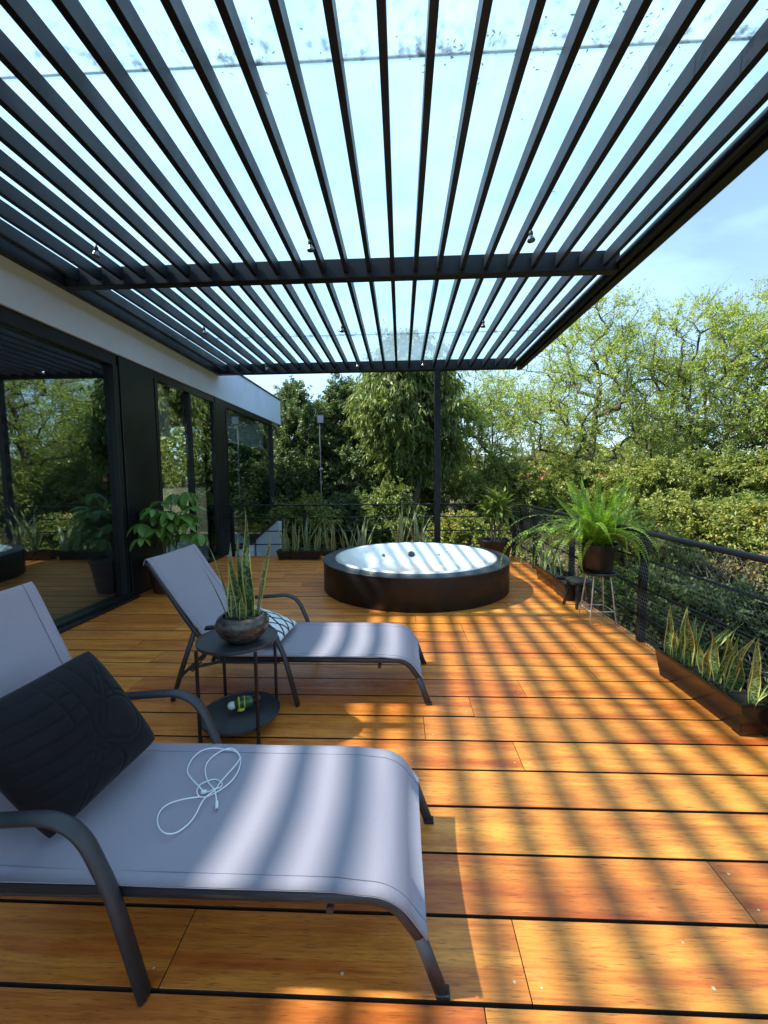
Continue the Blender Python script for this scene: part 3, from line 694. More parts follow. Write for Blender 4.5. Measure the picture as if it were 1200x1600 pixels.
def cushion(name, P0, e1, e2, thick, m, label, cat, tucks=False, group=None):
    """square cushion: P0 bottom corner, e1 along bottom edge, e2 up its face"""
    n = 100 if tucks else 28; e1 = Vector(e1); e2 = Vector(e2); N = e1.cross(e2).normalized(); mb = MB(); uv = []
    lx, ly = e1.length, e2.length
    for side in (1, -1):
        for j in range(n + 1):
            for i in range(n + 1):
                u, v = i / n, j / n; a, b = 2 * u - 1, 2 * v - 1
                f = max(0, (1 - abs(a) ** 3)) ** 0.62 * max(0, (1 - abs(b) ** 3)) ** 0.62
                pin = 0.055 * (1 - abs(a) ** 1.5 * 0 - 1) 
                uu = 0.5 + 0.5 * a * (1 - 0.03 * (1 - b * b)); vv = 0.5 + 0.5 * b * (1 - 0.03 * (1 - a * a))
                cq = 1 - 0.035 * abs(a) ** 7 * abs(b) ** 7; uu = 0.5 + (uu - 0.5) * cq; vv = 0.5 + (vv - 0.5) * cq
                h = thick * 0.5 * f
                if tucks and side == 1:
                    # stitched pintucks: straight rows, an arc and a diagonal band
                    d = min(abs(((v * 9 + 0.2 * math.sin(u * 5)) % 1) - 0.5) / 9 if u < 0.55 and v > 0.15 else 1,
                            abs(((u * 8 + 0.25 * math.sin(v * 4)) % 1) - 0.5) / 8 if v > 0.62 and u > 0.35 else 1,
                            abs(math.hypot(u - 0.72, v - 0.45) - 0.18), abs(math.hypot(u - 0.72, v - 0.45) - 0.23), abs(math.hypot(u - 0.42, v - 0.18) - 0.15),
                            abs((u - 0.25) - (v - 0.15) * 0.8) * 0.8, abs((u - 0.31) - (v - 0.15) * 0.8) * 0.8)
                    h -= 0.0075 * math.exp(-(d / 0.011) ** 2) * f
                h += 0.008 * noise.noise(Vector((u * 4, v * 4, side * 3.0))) * f
                mb.v.append(tuple(e1 * uu + e2 * vv + N * (h * side))); uv.append((u * 1.0, v))
    K = (n + 1) ** 2
    for side in (0, 1):
        for j in range(n):
            for i in range(n):
                a = side * K + j * (n + 1) + i; f = (a, a + 1, a + n + 2, a + n + 1); mb.f.append(f if side == 0 else f[::-1])
    mb.uv = uv; t = tag(empty(name, P0), label, cat, group)
    o = mb.obj('cover', m, t, smooth=True); sm = o.modifiers.new('weld', 'WELD'); sm.merge_threshold = 0.0005
    ring = [e1 * (0.5 + 0.5 * a) + e2 * (0.5 + 0.5 * b) for a, b in
            [(math.copysign(1, c) if 0 else c, d) for c, d in ([(x, -(1 - .03 * (1 - x * x))) for x in np.linspace(-1, 1, 15)] + [((1 - .03 * (1 - y * y)), y) for y in np.linspace(-1, 1, 15)][1:] + [(x, (1 - .03 * (1 - x * x))) for x in np.linspace(1, -1, 15)][1:] + [(-(1 - .03 * (1 - y * y)), y) for y in np.linspace(1, -1, 15)][1:])]]
    return t
cushion('cushion', (-1.06, 1.115, 0.322), (0.06, 0.46, 0.025), (-0.165, -0.12, 0.43), 0.21, 'velvet', 'black velvet cushion with stitched tucks leaning on the nearest lounger', 'cushion', True)
cushion('cushion', (-0.80, 2.56, 0.335), (0.03, 0.42, 0.0), (-0.36, 0.03, 0.115), 0.11, 'lattice', 'white cushion with black lattice print on the second lounger', 'cushion')

# ---- charging cable on the near lounger
def cable():
    Rm = cam.matrix_world.to_3x3(); o = Vector((0, 0, CAMH))
    def g(zx, zy, z):
        px, py = 220 + zx / 6, 1130 + zy / 6
        d = Rm @ Vector((px - 600, 800 - py, -650)); d *= (z - CAMH) / d.z; return o + d
    t = tag(empty('charging_cable', (-0.70, 1.36, 0.29)), 'white charging cable lying in loose loops on the nearest lounger seat', 'cable')
    A = [(712, 735), (690, 625), (628, 545), (603, 440), (625, 365), (690, 300), (785, 246), (865, 240), (922, 292), (934, 372), (902, 470), (830, 560), (720, 640), (620, 688), (552, 688), (526, 640), (552, 580), (620, 545), (700, 526), (760, 562), (745, 600), (690, 615), (640, 640), (600, 645)]
    B = [(585, 640), (545, 592), (470, 512), (438, 450), (460, 370), (520, 292), (600, 246), (700, 233), (780, 246), (880, 262), (930, 322), (880, 400), (800, 490), (740, 560), (700, 620), (610, 692), (560, 762), (512, 860), (440, 950), (340, 1022), (250, 1036), (180, 992), (156, 900), (190, 812), (270, 752), (400, 712), (550, 690)]
    def surf(y): v = min(1, max(0, (y - 1.008) / 0.598)); return 0.292 + 0.017 - 0.020 * (1 - (2 * v - 1) ** 2)
    def gs(x, y, e):
        p = g(x, y, 0.30)
        for _ in range(3): p = g(x, y, surf(p.y) + e)
        return p
    for L, b in ((A, 0.0), (B, 0.006)):
        pts = [gs(x, y, 0.0025 + b + 0.005 * (1 + math.sin(i * 1.3))) - Vector(t.location) for i, (x, y) in enumerate(L)]
        MB().tube(bez(pts, 5), 0.0021, 8).obj('cord', 'white_cable', t, smooth=True)
    p0, p1 = gs(712, 735, 0.006), gs(712, 800, 0.006)
    MB().tube([p0 - t.location, p1 - t.location], 0.0048, 10).obj('plug', 'white_cable', t, smooth=False)
    p2 = p1 + (p1 - p0).normalized() * 0.007
    MB().tube([p1 - t.location, p2 - t.location], 0.0032, 8).obj('connector', 'chrome', t)
    q = gs(592, 642, 0.012)
    MB().box(-0.009, 0.009, -0.006, 0.006, -0.004, 0.004).obj('plug', 'white_cable', t, bevel=0.002, loc=q - t.location)
cable()

# ---- round side table with bowl and ornament
TX, TY = -0.920, 2.225
def build_table():
    t = tag(empty('side_table', (TX, TY, 0)), 'small black two tier round metal table between the loungers', 'side table')
    for z, nm in ((0.515, 'table_top'), (0.085, 'shelf')):
        MB().lathe([(0.205, z - 0.012), (0.214, z - 0.012), (0.217, z - 0.006), (0.217, z + 0.006), (0.211, z + 0.006), (0.208, z + 0.001), (0.0005, z + 0.001)], 64, cap0=True).obj(nm, 'table_black', t, smooth=False)
    for a in (46, 134, 226, 314):
        x, y = 0.226 * math.cos(R(a)), 0.226 * math.sin(R(a))
        l = MB().tube([(x, y, 0.002), (x, y, 0.503)], 0.0095, 10).obj('leg', 'black_frame', t)
        MB().lathe([(0.012, 0), (0.012, 0.012), (0.009, 0.014)], 10, (x, y, 0.0), cap0=True).obj('foot', 'foot_black', l)
    b = tag(empty('bowl_pot', (-0.875, 2.19, 0.521)), 'squat dark glazed bowl pot on the small round table', 'plant pot')
    MB().lathe([(0.075, 0.0), (0.082, 0.004), (0.118, 0.035), (0.140, 0.078), (0.141, 0.100), (0.130, 0.128), (0.112, 0.142), (0.104, 0.141), (0.103, 0.130), (0.110, 0.120)], 48, cap0=True).obj('bowl', 'bowl', b, smooth=True)
    MB().lathe([(0.110, 0.122), (0.06, 0.128), (0.001, 0.130)], 32).obj('soil', 'soil', b, smooth=True)
    # glazed ornament on the lower shelf
    g = tag(empty('ornament', (-0.905, 2.245, 0.0925), R(25)), 'small green and yellow glazed ornament on the lower table shelf', 'ornament')
    def ell(cx, cz, rx, rz, ry=None):
        mb = MB(); prof = [(math.sin(PI * i / 10) + 1e-4, -math.cos(PI * i / 10)) for i in range(11)]; mb.lathe(prof, 16)
        mb.v = [(cx + z_ * rx, y_ * (ry or rz), cz + x_ * rz) for x_, y_, z_ in mb.v]; return mb
    ell(0.0, 0.036, 0.062, 0.035).obj('body', 'gl_green', g, smooth=True)
    for sx in (-0.03, 0.0): ell(sx, 0.037, 0.009, 0.0375).obj('band', 'gl_yellow', g, smooth=True)
    ell(-0.066, 0.030, 0.026, 0.023).obj('head', 'gl_white', g, smooth=True)
    ell(0.066, 0.040, 0.030, 0.028).obj('tail', 'gl_dark', g, smooth=True)
    for sy in (-1, 1): o = ell(-0.02, 0.010, 0.020, 0.010); o.v = [(x, y + sy * 0.030, z) for x, y, z in o.v]; o.obj('foot', 'gl_yellow', g, smooth=True)
build_table()

# ---- snake plants
def snake_leaf_mesh(h, w, lean, curl, tw, m):
    n = 14; mb = MB(); uv = []
    for i in range(n + 1):
        t = i / n; ww = w * (0.62 + 0.50 * math.sin(PI * min(1, t * 0.95 + 0.10))) * (1 - t ** 3.2) * 0.72 + 0.0005
        a = tw * t; off = lean * t * t * h; z = h * t * (1 - 0.12 * abs(lean) * t)
        wav = 0.006 * math.sin(t * 9 + tw * 5)
        for j in range(5):
            s = (j - 2) / 2; d = curl * (s * s) * ww
            lx = s * ww * 0.50; ly = d * 0.50
            mb.v.append((lx * math.cos(a) - ly * math.sin(a) + wav, off + lx * math.sin(a) + ly * math.cos(a), z)); uv.append((j / 4, t * h / 0.5))
    for i in range(n):
        for j in range(4): a = i * 5 + j; mb.f.append((a, a + 1, a + 6, a + 5))
    mb.uv = uv; return mb.mesh('leaf', m, True)
rs = random.Random(11)
SN = [snake_leaf_mesh(1.0, 0.085 + 0.02 * rs.random(), rs.uniform(-0.05, 0.28), rs.uniform(0.25, 0.6), rs.uniform(-0.9, 0.9), 'snake') for _ in range(9)]
SNP = [snake_leaf_mesh(1.0, 0.075 + 0.02 * rs.random(), rs.uniform(-0.05, 0.32), rs.uniform(0.2, 0.6), rs.uniform(-0.9, 0.9), 'snake_pale') for _ in range(7)]
SND = [snake_leaf_mesh(1.0, 0.085 + 0.02 * rs.random(), rs.uniform(-0.05, 0.2), rs.uniform(0.25, 0.6), rs.uniform(-0.6, 0.6), 'snake_dark') for _ in range(6)]
def snake_plant(loc, leaves, label, group=None, pool=SN):
    """leaves: list of (dx, dy, height, azimuth deg, tilt deg, width scale)"""
    t = tag(empty('snake_plant', loc), label, 'snake plant', group)
    for (dx, dy, h, az, tilt, w) in leaves:
        o = link('leaf', rs.choice(pool), t); o.location = (dx, dy, -0.01); o.scale = (w * 1.05, 0.5 * h + 0.5 * w, h * 1.06)
        o.rotation_euler = (R(-tilt), 0, R(az))
    return t
def rnd_leaves(n, hmin, hmax, spread, w=0.75, tilt=(2, 14), sx=1.0):
    return [(rs.uniform(-spread, spread) * sx, rs.uniform(-spread, spread), rs.uniform(hmin, hmax), rs.uniform(0, 360), rs.uniform(*tilt), w * rs.uniform(0.8, 1.15)) for _ in range(n)]
snake_plant((-0.875, 2.19, 0.648), [(0.045, 0.0, 0.575, 178, 1, 0.88), (0.065, 0.03, 0.46, 262, 12, 0.74), (0.03, 0.02, 0.36, 150, 3, 0.72), (-0.045, 0.0, 0.33, 190, 2, 0.76), (-0.035, -0.01, 0.40, 40, 3, 0.62), (-0.06, 0.02, 0.43, 98, 8, 0.58), (-0.02, 0.03, 0.44, 20, 1, 0.52),
             (0.0, -0.02, 0.36, 160, 2, 0.62), (-0.075, -0.01, 0.34, 110, 14, 0.5), (0.02, -0.045, 0.16, 200, 10, 0.5), (0.025, 0.03, 0.40, 190, 2, 0.55)], 'tall banded snake plant in the squat bowl on the round table', None, SND)

def planter(loc, lx, ly, h, m, label, flare=0.025, feet=True, rz=0.0, group='long box planters'):
    t = tag(empty('planter', loc, rz), label, 'planter', group); z0 = 0.012 if feet else 0.002; mb = MB()
    def ring(ix, iy, z): return [(-ix, -iy, z), (ix, -iy, z), (ix, iy, z), (-ix, iy, z)]
    hx, hy = lx / 2, ly / 2
    rings = [ring(hx - flare, hy - flare, z0), ring(hx, hy, h - 0.02), ring(hx + 0.006, hy + 0.006, h - 0.018), ring(hx + 0.006, hy + 0.006, h), ring(hx - 0.010, hy - 0.010, h), ring(hx - 0.016, hy - 0.016, h - 0.05)]
    for r_ in rings: mb.v.extend(r_)
    mb.f.append((3, 2, 1, 0))
    for i in range(len(rings) - 1):
        for k in range(4): k2 = (k + 1) % 4; mb.f.append((i * 4 + k, i * 4 + k2, i * 4 + 4 + k2, i * 4 + 4 + k))
    mb.obj('box', m, t, bevel=0.006, seg=3)
    s = MB(); n = 12
    for j in range(5):
        for i in range(n + 1): s.v.append(((2 * i / n - 1) * (hx - 0.017), (2 * j / 4 - 1) * (hy - 0.017), h - 0.035 + 0.012 * noise.noise(Vector((i * 0.9, j * 1.3, loc[0])))))
    for j in range(4):
        for i in range(n): a = j * (n + 1) + i; s.f.append((a, a + 1, a + n + 2, a + n + 1))
    s.obj('soil', 'soil', t, smooth=True)
    if feet:
        for sx in (-1, 1):
            for sy in (-1, 1): MB().box(sx * (hx - flare - 0.03) - 0.03, sx * (hx - flare - 0.03) + 0.03, sy * (hy - flare - 0.02) - 0.02, sy * (hy - flare - 0.02) + 0.02, 0.0, z0 + 0.003).obj('foot', m, t, bevel=0.003)
    return t
# right front planter (long side along the rail)
planter((1.885, 2.545, 0), 0.75, 0.215, 0.195, 'planter', 'glossy brown box planter nearest the camera beside the wire railing', rz=R(90))
sg = 'snake plants in box planters'
def near_leaves(k, seed):
    r_ = random.Random(seed); out = []
    for i in range(k):
        out.append((r_.uniform(-0.06, 0.055), r_.uniform(-0.075, 0.075), r_.uniform(0.24, 0.44), 180 + r_.uniform(-60, 60), r_.uniform(-2, 13), r_.uniform(0.52, 0.70)))
    return out
snake_plant((1.87, 2.80, 0.16), near_leaves(8, 1), 'snake plant at the far end of the near brown planter', sg)
snake_plant((1.88, 2.62, 0.16), near_leaves(9, 2), 'tall snake plant second from the far end of the near brown planter', sg)
snake_plant((1.88, 2.44, 0.16), near_leaves(9, 3), 'upright snake plant at the middle of the near brown planter', sg)
snake_plant((1.89, 2.25, 0.16), near_leaves(5, 4) + [(0.0, 0.0, 0.25, 240, 24, 0.6), (0.02, -0.04, 0.22, 250, 36, 0.6), (0.05, -0.03, 0.20, 260, 22, 0.55)], 'snake plant with leaning leaves at the near end of the brown planter', sg)
# right far planters
planter((1.925, 5.33, 0), 0.72, 0.20, 0.20, 'planter', 'glossy brown box planter under the drooping fern beside the railing', rz=R(90))
snake_plant((1.92, 5.5, 0.16), rnd_leaves(7, 0.25, 0.5, 0.07, 0.55, (4, 22)), 'thin snake plant at the far end of the planter below the fern', sg, SNP)
snake_plant((1.93, 5.2, 0.16), rnd_leaves(6, 0.2, 0.42, 0.06, 0.5, (4, 26)), 'thin snake plant at the near end of the planter below the fern', sg, SNP)
planter((1.915, 4.78, 0), 0.34, 0.22, 0.20, 'planter_black', 'short black planter behind the low black stool', rz=R(90))
# back row
planter((-1.77, 7.08, 0), 0.76, 0.20, 0.165, 'planter_black', 'black box planter standing alone left of the hot tub')
snake_plant((-2.03, 7.08, 0.13), rnd_leaves(5, 0.40, 0.62, 0.05, 0.75, (1, 10)), 'snake plant at the left end of the back left planter', sg, SNP)
snake_plant((-1.85, 7.08, 0.13), rnd_leaves(6, 0.40, 0.60, 0.06, 0.75, (1, 12)), 'snake plant left of centre in the back left planter', sg, SNP)
snake_plant((-1.66, 7.08, 0.13), rnd_leaves(6, 0.40, 0.64, 0.06, 0.75, (1, 12)), 'snake plant right of centre in the back left planter', sg, SNP)
snake_plant((-1.49, 7.08, 0.13), rnd_leaves(5, 0.35, 0.55, 0.05, 0.75, (1, 14)), 'snake plant at the right end of the back left planter', sg, SNP)
planter((-0.91, 7.08, 0), 0.78, 0.20, 0.165, 'planter_black', 'black box planter half hidden behind the left of the hot tub')
snake_plant((-1.19, 7.08, 0.13), rnd_leaves(6, 0.42, 0.66, 0.06, 0.8, (1, 16)), 'snake plant behind the left edge of the hot tub', sg, SNP)
snake_plant((-0.93, 7.08, 0.13), rnd_leaves(6, 0.35, 0.58, 0.06, 0.8, (2, 16)), 'shorter snake plant in the middle of the planter behind the hot tub', sg, SNP)
snake_plant((-0.66, 7.08, 0.13), rnd_leaves(7, 0.45, 0.78, 0.08, 0.8, (2, 18)), 'spreading snake plant right of centre behind the hot tub', sg, SNP)
planter((0.02, 7.08, 0), 0.84, 0.20, 0.165, 'planter_black', 'black box planter hidden behind the hot tub by the post')
snake_plant((-0.02, 7.08, 0.13), rnd_leaves(8, 0.55, 0.92, 0.08, 0.75, (2, 14)), 'tallest pale snake plant behind the hot tub', sg, SNP)
snake_plant((0.25, 7.08, 0.13), rnd_leaves(6, 0.5, 0.86, 0.06, 0.7, (2, 16)), 'tall pale snake plant just left of the black post', sg, SNP)
snake_plant((0.39, 7.08, 0.13), rnd_leaves(4, 0.25, 0.5, 0.04, 0.7, (4, 22)), 'short snake plant in front of the black post', sg, SNP)

# ---- stools and fern
def build_fern():
    s = tag(empty('stool', (1.87, 3.98, 0)), 'white wire legged stool with a dark seat under the fern pot', 'stool')
    MB().lathe([(0.150, 0.470), (0.158, 0.474), (0.160, 0.484), (0.156, 0.494), (0.001, 0.495)], 40, cap0=True).obj('seat', 'stool_black', s, smooth=False)
    for k, a in enumerate((225, 315, 45, 135)):
        c, d = math.cos(R(a)), math.sin(R(a)); tx, ty = -d * 0.055, c * 0.055
        MB().tube(fillet([(c * 0.085, d * 0.085, 0.472), (c * 0.11, d * 0.11, 0.455), (c * 0.172, d * 0.172, 0.004)], 0.03, 4), 0.0062, 8).obj('leg', 'white_paint', s, smooth=True)
    pr = [(math.cos(R(a)) * 0.155, math.sin(R(a)) * 0.155, 0.13) for a in (225, 315, 45, 135, 225)]
    MB().tube(pr, 0.004, 6).obj('stretcher', 'white_paint', s)
    b = tag(empty('stool', (1.885, 4.46, 0), R(20)), 'low black wooden stool behind the white wire stool', 'stool')
    MB().lathe([(0.120, 0.268), (0.128, 0.272), (0.130, 0.285), (0.126, 0.296), (0.118, 0.299), (0.001, 0.298)], 36, cap0=True).obj('seat', 'stool_black', b, smooth=False)
    for a in (45, 135, 225, 315):
        c, d = math.cos(R(a)), math.sin(R(a)); mb = MB()
        mb.tube([(c * 0.085, d * 0.085, 0.27), (c * 0.135, d * 0.135, 0.003)], [0.022, 0.017], 4, up=(c, d, 0)); mb.obj('leg', 'stool_black', b, bevel=0.003)
    p = tag(empty('flower_pot', (1.86, 4.0, 0.496)), 'round dark brown pot holding the fern on the white stool', 'plant pot')
    MB().lathe([(0.128, 0.0), (0.130, 0.006), (0.172, 0.215), (0.184, 0.216), (0.188, 0.262), (0.180, 0.264), (0.172, 0.245), (0.170, 0.20)], 48, cap0=True).obj('pot', 'pot_brown', p, smooth=False)
    MB().lathe([(0.171, 0.222), (0.08, 0.232), (0.001, 0.235)], 24).obj('soil', 'soil', p)
    MB().lathe([(0.14, 0.0), (0.165, 0.012), (0.16, 0.014), (0.134, 0.004)], 40).obj('saucer', 'pot_brown', p)
    f = tag(empty('fern', (1.86, 4.0, 0.72)), 'large bright green sword fern drooping over its brown pot', 'fern')
    rf = random.Random(21)
    def frond(L, droop, wid):
        V = []; F = []; pts = []; n = 44; ang = 0.0
        pos = Vector((0, 0, 0)); a = R(83)
        for i in range(n + 1):
            pts.append((pos.copy(), a)); t = i / n
            pos = pos + Vector((math.cos(a), 0, math.sin(a))) * (L / n); a -= droop * (0.35 + 1.3 * t) / n
        r_ = MB()
        def quad(p, d, w_, l, nrm):
            o = len(V); side = d.cross(nrm).normalized()
            V.extend([p, p + d * l * 0.45 + side * w_ * 0.5, p + d * l, p + d * l * 0.45 - side * w_ * 0.5]); F.append((o, o + 1, o + 2, o + 3))
        for i in range(3, n + 1):
            t = i / n; p, a_ = pts[i]; tang = Vector((math.cos(a_), 0, math.sin(a_))); nr = Vector((-math.sin(a_), 0, math.cos(a_)))
            l = wid * (math.sin(PI * min(1, 0.10 + t * 0.82)) ** 0.6) * (1.02 - t ** 4)
            for sgn in (-1, 1):
                d = (Vector((0, sgn, 0)) * 1.0 + tang * 0.28 + nr * rf.uniform(-0.30, 0.05)).normalized()
                quad(p, d, L / n * 0.92, l * rf.uniform(0.85, 1.1), (nr + Vector((rf.uniform(-.2, .2), rf.uniform(-.2, .2), 0))).normalized())
        # rachis
        for i in range(n):
            p, a_ = pts[i]; q, _ = pts[i + 1]; o = len(V); w_ = 0.0022 * (1 - 0.7 * i / n); V.extend([p + Vector((0, -w_, 0)), p + Vector((0, w_, 0)), q + Vector((0, w_, 0)), q + Vector((0, -w_, 0))]); F.append((o, o + 1, o + 2, o + 3))
        return raw_mesh('frond', np.array([tuple(v) for v in V]), np.array(F), ['leaf_fern'])
    pool_up = [frond(0.72, rf.uniform(0.3, 1.0), 0.034) for _ in range(5)]
    pool_mid = [frond(0.72, rf.uniform(1.3, 2.1), 0.036) for _ in range(6)]
    pool_dn = [frond(0.85, rf.uniform(2.3, 3.0), 0.038) for _ in range(6)]
    def put(pool, az, tilt, sc):
        o = link('frond', rf.choice(pool), f); o.location = (rf.uniform(-.07, .07), rf.uniform(-.07, .07), 0.0); o.rotation_euler = (rf.uniform(-.3, .3), R(tilt), R(az)); o.scale = (sc * 1.06,) * 3
    for k in range(42): put(pool_up, rf.uniform(0, 360), rf.uniform(-6, 24), rf.uniform(0.70, 1.08))
    for k in range(30): put(pool_mid, rf.uniform(0, 360), rf.uniform(4, 38), rf.uniform(0.7, 1.0))
    for k in range(46): put(pool_dn, rf.uniform(110, 300) if k < 34 else rf.uniform(0, 360), rf.uniform(8, 46), rf.uniform(0.55, 1.0))
    for az, tl, sc in ((182, 34, 1.35), (196, 40, 1.3), (172, 42, 1.38), (206, 34, 1.25), (160, 36, 1.2), (188, 50, 1.2), (176, 52, 1.1), (215, 44, 1.1)): put(pool_dn, az, tl, sc)
    put(pool_up, 80, 2, 1.12); put(pool_up, 10, 36, 1.0); put(pool_mid, 180, 42, 1.15)
build_fern()

# ---- dracaena in a square pot, and the umbrella tree by the house
def strap_mesh(L, w, droop, m):
    mb = MB(); n = 9; pos = Vector((0, 0, 0)); a = R(70)
    for i in range(n + 1):
        t = i / n; ww = w * (0.6 + 0.8 * math.sin(PI * min(1, t * .8 + .1))) * (1 - t ** 4) * .6 + 0.0005
        for s in (-1, 0, 1): mb.v.append((pos.x, s * ww, pos.z + (0.25 * ww if s else 0)))
        pos = pos + Vector((math.cos(a), 0, math.sin(a))) * (L / n); a -= droop / n
    for i in range(n):
        for j in (0, 1): q = i * 3 + j; mb.f.append((q, q + 1, q + 4, q + 3))
    return mb.mesh('leaf', m, True)
def build_dracaena():
    rd = random.Random(4)
    p = tag(empty('flower_pot', (1.57, 7.02, 0)), 'square tapered dark pot in the far right corner of the deck', 'plant pot')
    mb = MB()
    for h_, z in ((0.175, 0.002), (0.235, 0.31), (0.245, 0.311), (0.245, 0.34), (0.225, 0.34), (0.215, 0.28)): mb.v.extend([(-h_, -h_, z), (h_, -h_, z), (h_, h_, z), (-h_, h_, z)])
    mb.f.append((3, 2, 1, 0))
    for i in range(5):
        for k in range(4): k2 = (k + 1) % 4; mb.f.append((i * 4 + k, i * 4 + k2, i * 4 + 4 + k2, i * 4 + 4 + k))
    mb.obj('pot', 'pot_brown', p, bevel=0.006); MB().box(-0.222, 0.222, -0.222, 0.222, 0.27, 0.30).obj('soil', 'soil', p)
    t = tag(empty('dracaena', (1.57, 7.02, 0.30)), 'bushy strap leaved dracaena with bare stems in the square pot', 'pot plant')
    pool = [strap_mesh(0.36, 0.024, rd.uniform(0.8, 2.6), 'leaf_drac') for _ in range(8)]
    for sx, top in ((-0.06, 0.45), (0.08, 0.52), (0.0, 0.62)):
        MB().tube(bez([(sx * 0.7, 0, -0.02), (sx, 0.01, top * 0.5), (sx * 1.5, 0, top)], 5), [0.017] * 10 + [0.012], 8).obj('stem', 'bark_light', t, smooth=True)
        for k in range(46):
            o = link('leaf', rd.choice(pool), t); z = top - 0.12 + 0.22 * k / 46
            o.location = (sx * 1.5, 0, z); o.rotation_euler = (rd.uniform(-.3, .3), R(rd.uniform(-10, 10) + 55 - 75 * k / 46), k * 2.4 + rd.uniform(-.3, .3)); sc = rd.uniform(0.7, 1.15); o.scale = (sc, sc * 1.2, sc)
build_dracaena()

def build_umbrella_tree():
    ru = random.Random(9)
    p = tag(empty('flower_pot', (-2.93, 5.05, 0)), 'large dark red pot against the house column behind the loungers', 'plant pot')
    MB().lathe([(0.17, 0.002), (0.19, 0.01), (0.25, 0.38), (0.265, 0.39), (0.265, 0.43), (0.245, 0.43), (0.235, 0.37)], 40, cap0=True).obj('pot', 'pot_red', p)
    MB().lathe([(0.238, 0.385), (0.001, 0.40)], 24).obj('soil', 'soil', p)
    t = tag(empty('umbrella_tree', (-2.93, 5.05, 0.39)), 'umbrella tree with large palmate green leaves beside the house column', 'pot plant')
    mb = MB(); n = 8; L = 0.17; W = 0.042
    for i in range(n + 1):
        u = i / n; ww = W * math.sin(PI * min(1, 0.04 + u * 0.93)) ** 0.75 + 0.0006
        for s in (-1, 0, 1): mb.v.append((0.02 + u * L, s * ww, -0.05 * u * u + (0.012 * (abs(s)) * math.sin(PI * u))))
    for i in range(n):
        for j in (0, 1): q = i * 3 + j; mb.f.append((q, q + 1, q + 4, q + 3))
    lm = mb.mesh('leaflet', 'leaf_scheff', True)
    stems = []
    for sx, sy, hx, hy, top in ((0.0, 0.0, 0.05, 0.05, 0.80), (0.05, 0.04, 0.18, 0.02, 0.62), (-0.03, -0.02, -0.05, -0.08, 0.60)):
        pts = bez([(sx, sy, -0.02), ((sx + hx) / 2, (sy + hy) / 2, top * 0.5), (hx, hy, top)], 6)
        MB().tube(pts, [0.014 - 0.008 * i / (len(pts) - 1) for i in range(len(pts))], 8).obj('stem', 'stem_green', t, smooth=True); stems.append(pts)
    k = 0
    for si, pts in enumerate(stems):
        nl = (15, 11, 10)[si]
        for q in range(nl):
            fr = 0.45 + 0.55 * q / nl; base = pts[min(len(pts) - 1, int(fr * (len(pts) - 1)))]
            az = q * 2.4 + si * 1.1 + ru.uniform(-.3, .3)
            out = ru.uniform(0.16, 0.34) * (1.15 - 0.45 * fr); rise = ru.uniform(-0.02, 0.16)
            tip = base + Vector((math.cos(az) * out, math.sin(az) * out, rise))
            if tip.x < -0.20: tip.x = -0.20 + ru.uniform(0, .04)
            st = MB().tube(bez([base, (base + tip) / 2 + Vector((0, 0, 0.03)), tip], 4), 0.0035, 6).obj('leaf_stalk', 'stem_green', t, smooth=True)
            m_ = ru.choice((6, 7, 8)); tiltx, tilty = ru.uniform(-.35, .35), ru.uniform(-.35, .35)
            for j in range(m_):
                o = link('leaflet', lm, st); o.location = tip; s_ = ru.uniform(0.75, 1.12); o.scale = (s_, s_, s_)
                o.rotation_euler = (tiltx + ru.uniform(-.15, .15), R(ru.uniform(10, 34)) + tilty, 2 * PI * j / m_ + ru.uniform(-.15, .15))
build_umbrella_tree()

# ================================================================== GARDEN
def leaves_np(P, D, L, W, droop=0.0):
    """rhombus leaves: P base, D direction (unit), L len, W width -> V, F"""
    n = len(P); rv = rng.normal(size=(n, 3)); Sd = np.cross(D, rv); Sd /= np.linalg.norm(Sd, axis=1, keepdims=True) + 1e-9
    L = L[:, None]; W = W[:, None]
    V = np.empty((n, 4, 3)); V[:, 0] = P; V[:, 1] = P + D * L * 0.45 + Sd * W * 0.5; V[:, 2] = P + D * L; V[:, 3] = P + D * L * 0.45 - Sd * W * 0.5
    V[:, 2, 2] -= droop * L[:, 0]
    return V.reshape(-1, 3), np.arange(4 * n).reshape(-1, 4)
def unit(a): return a / (np.linalg.norm(a, axis=1, keepdims=True) + 1e-9)

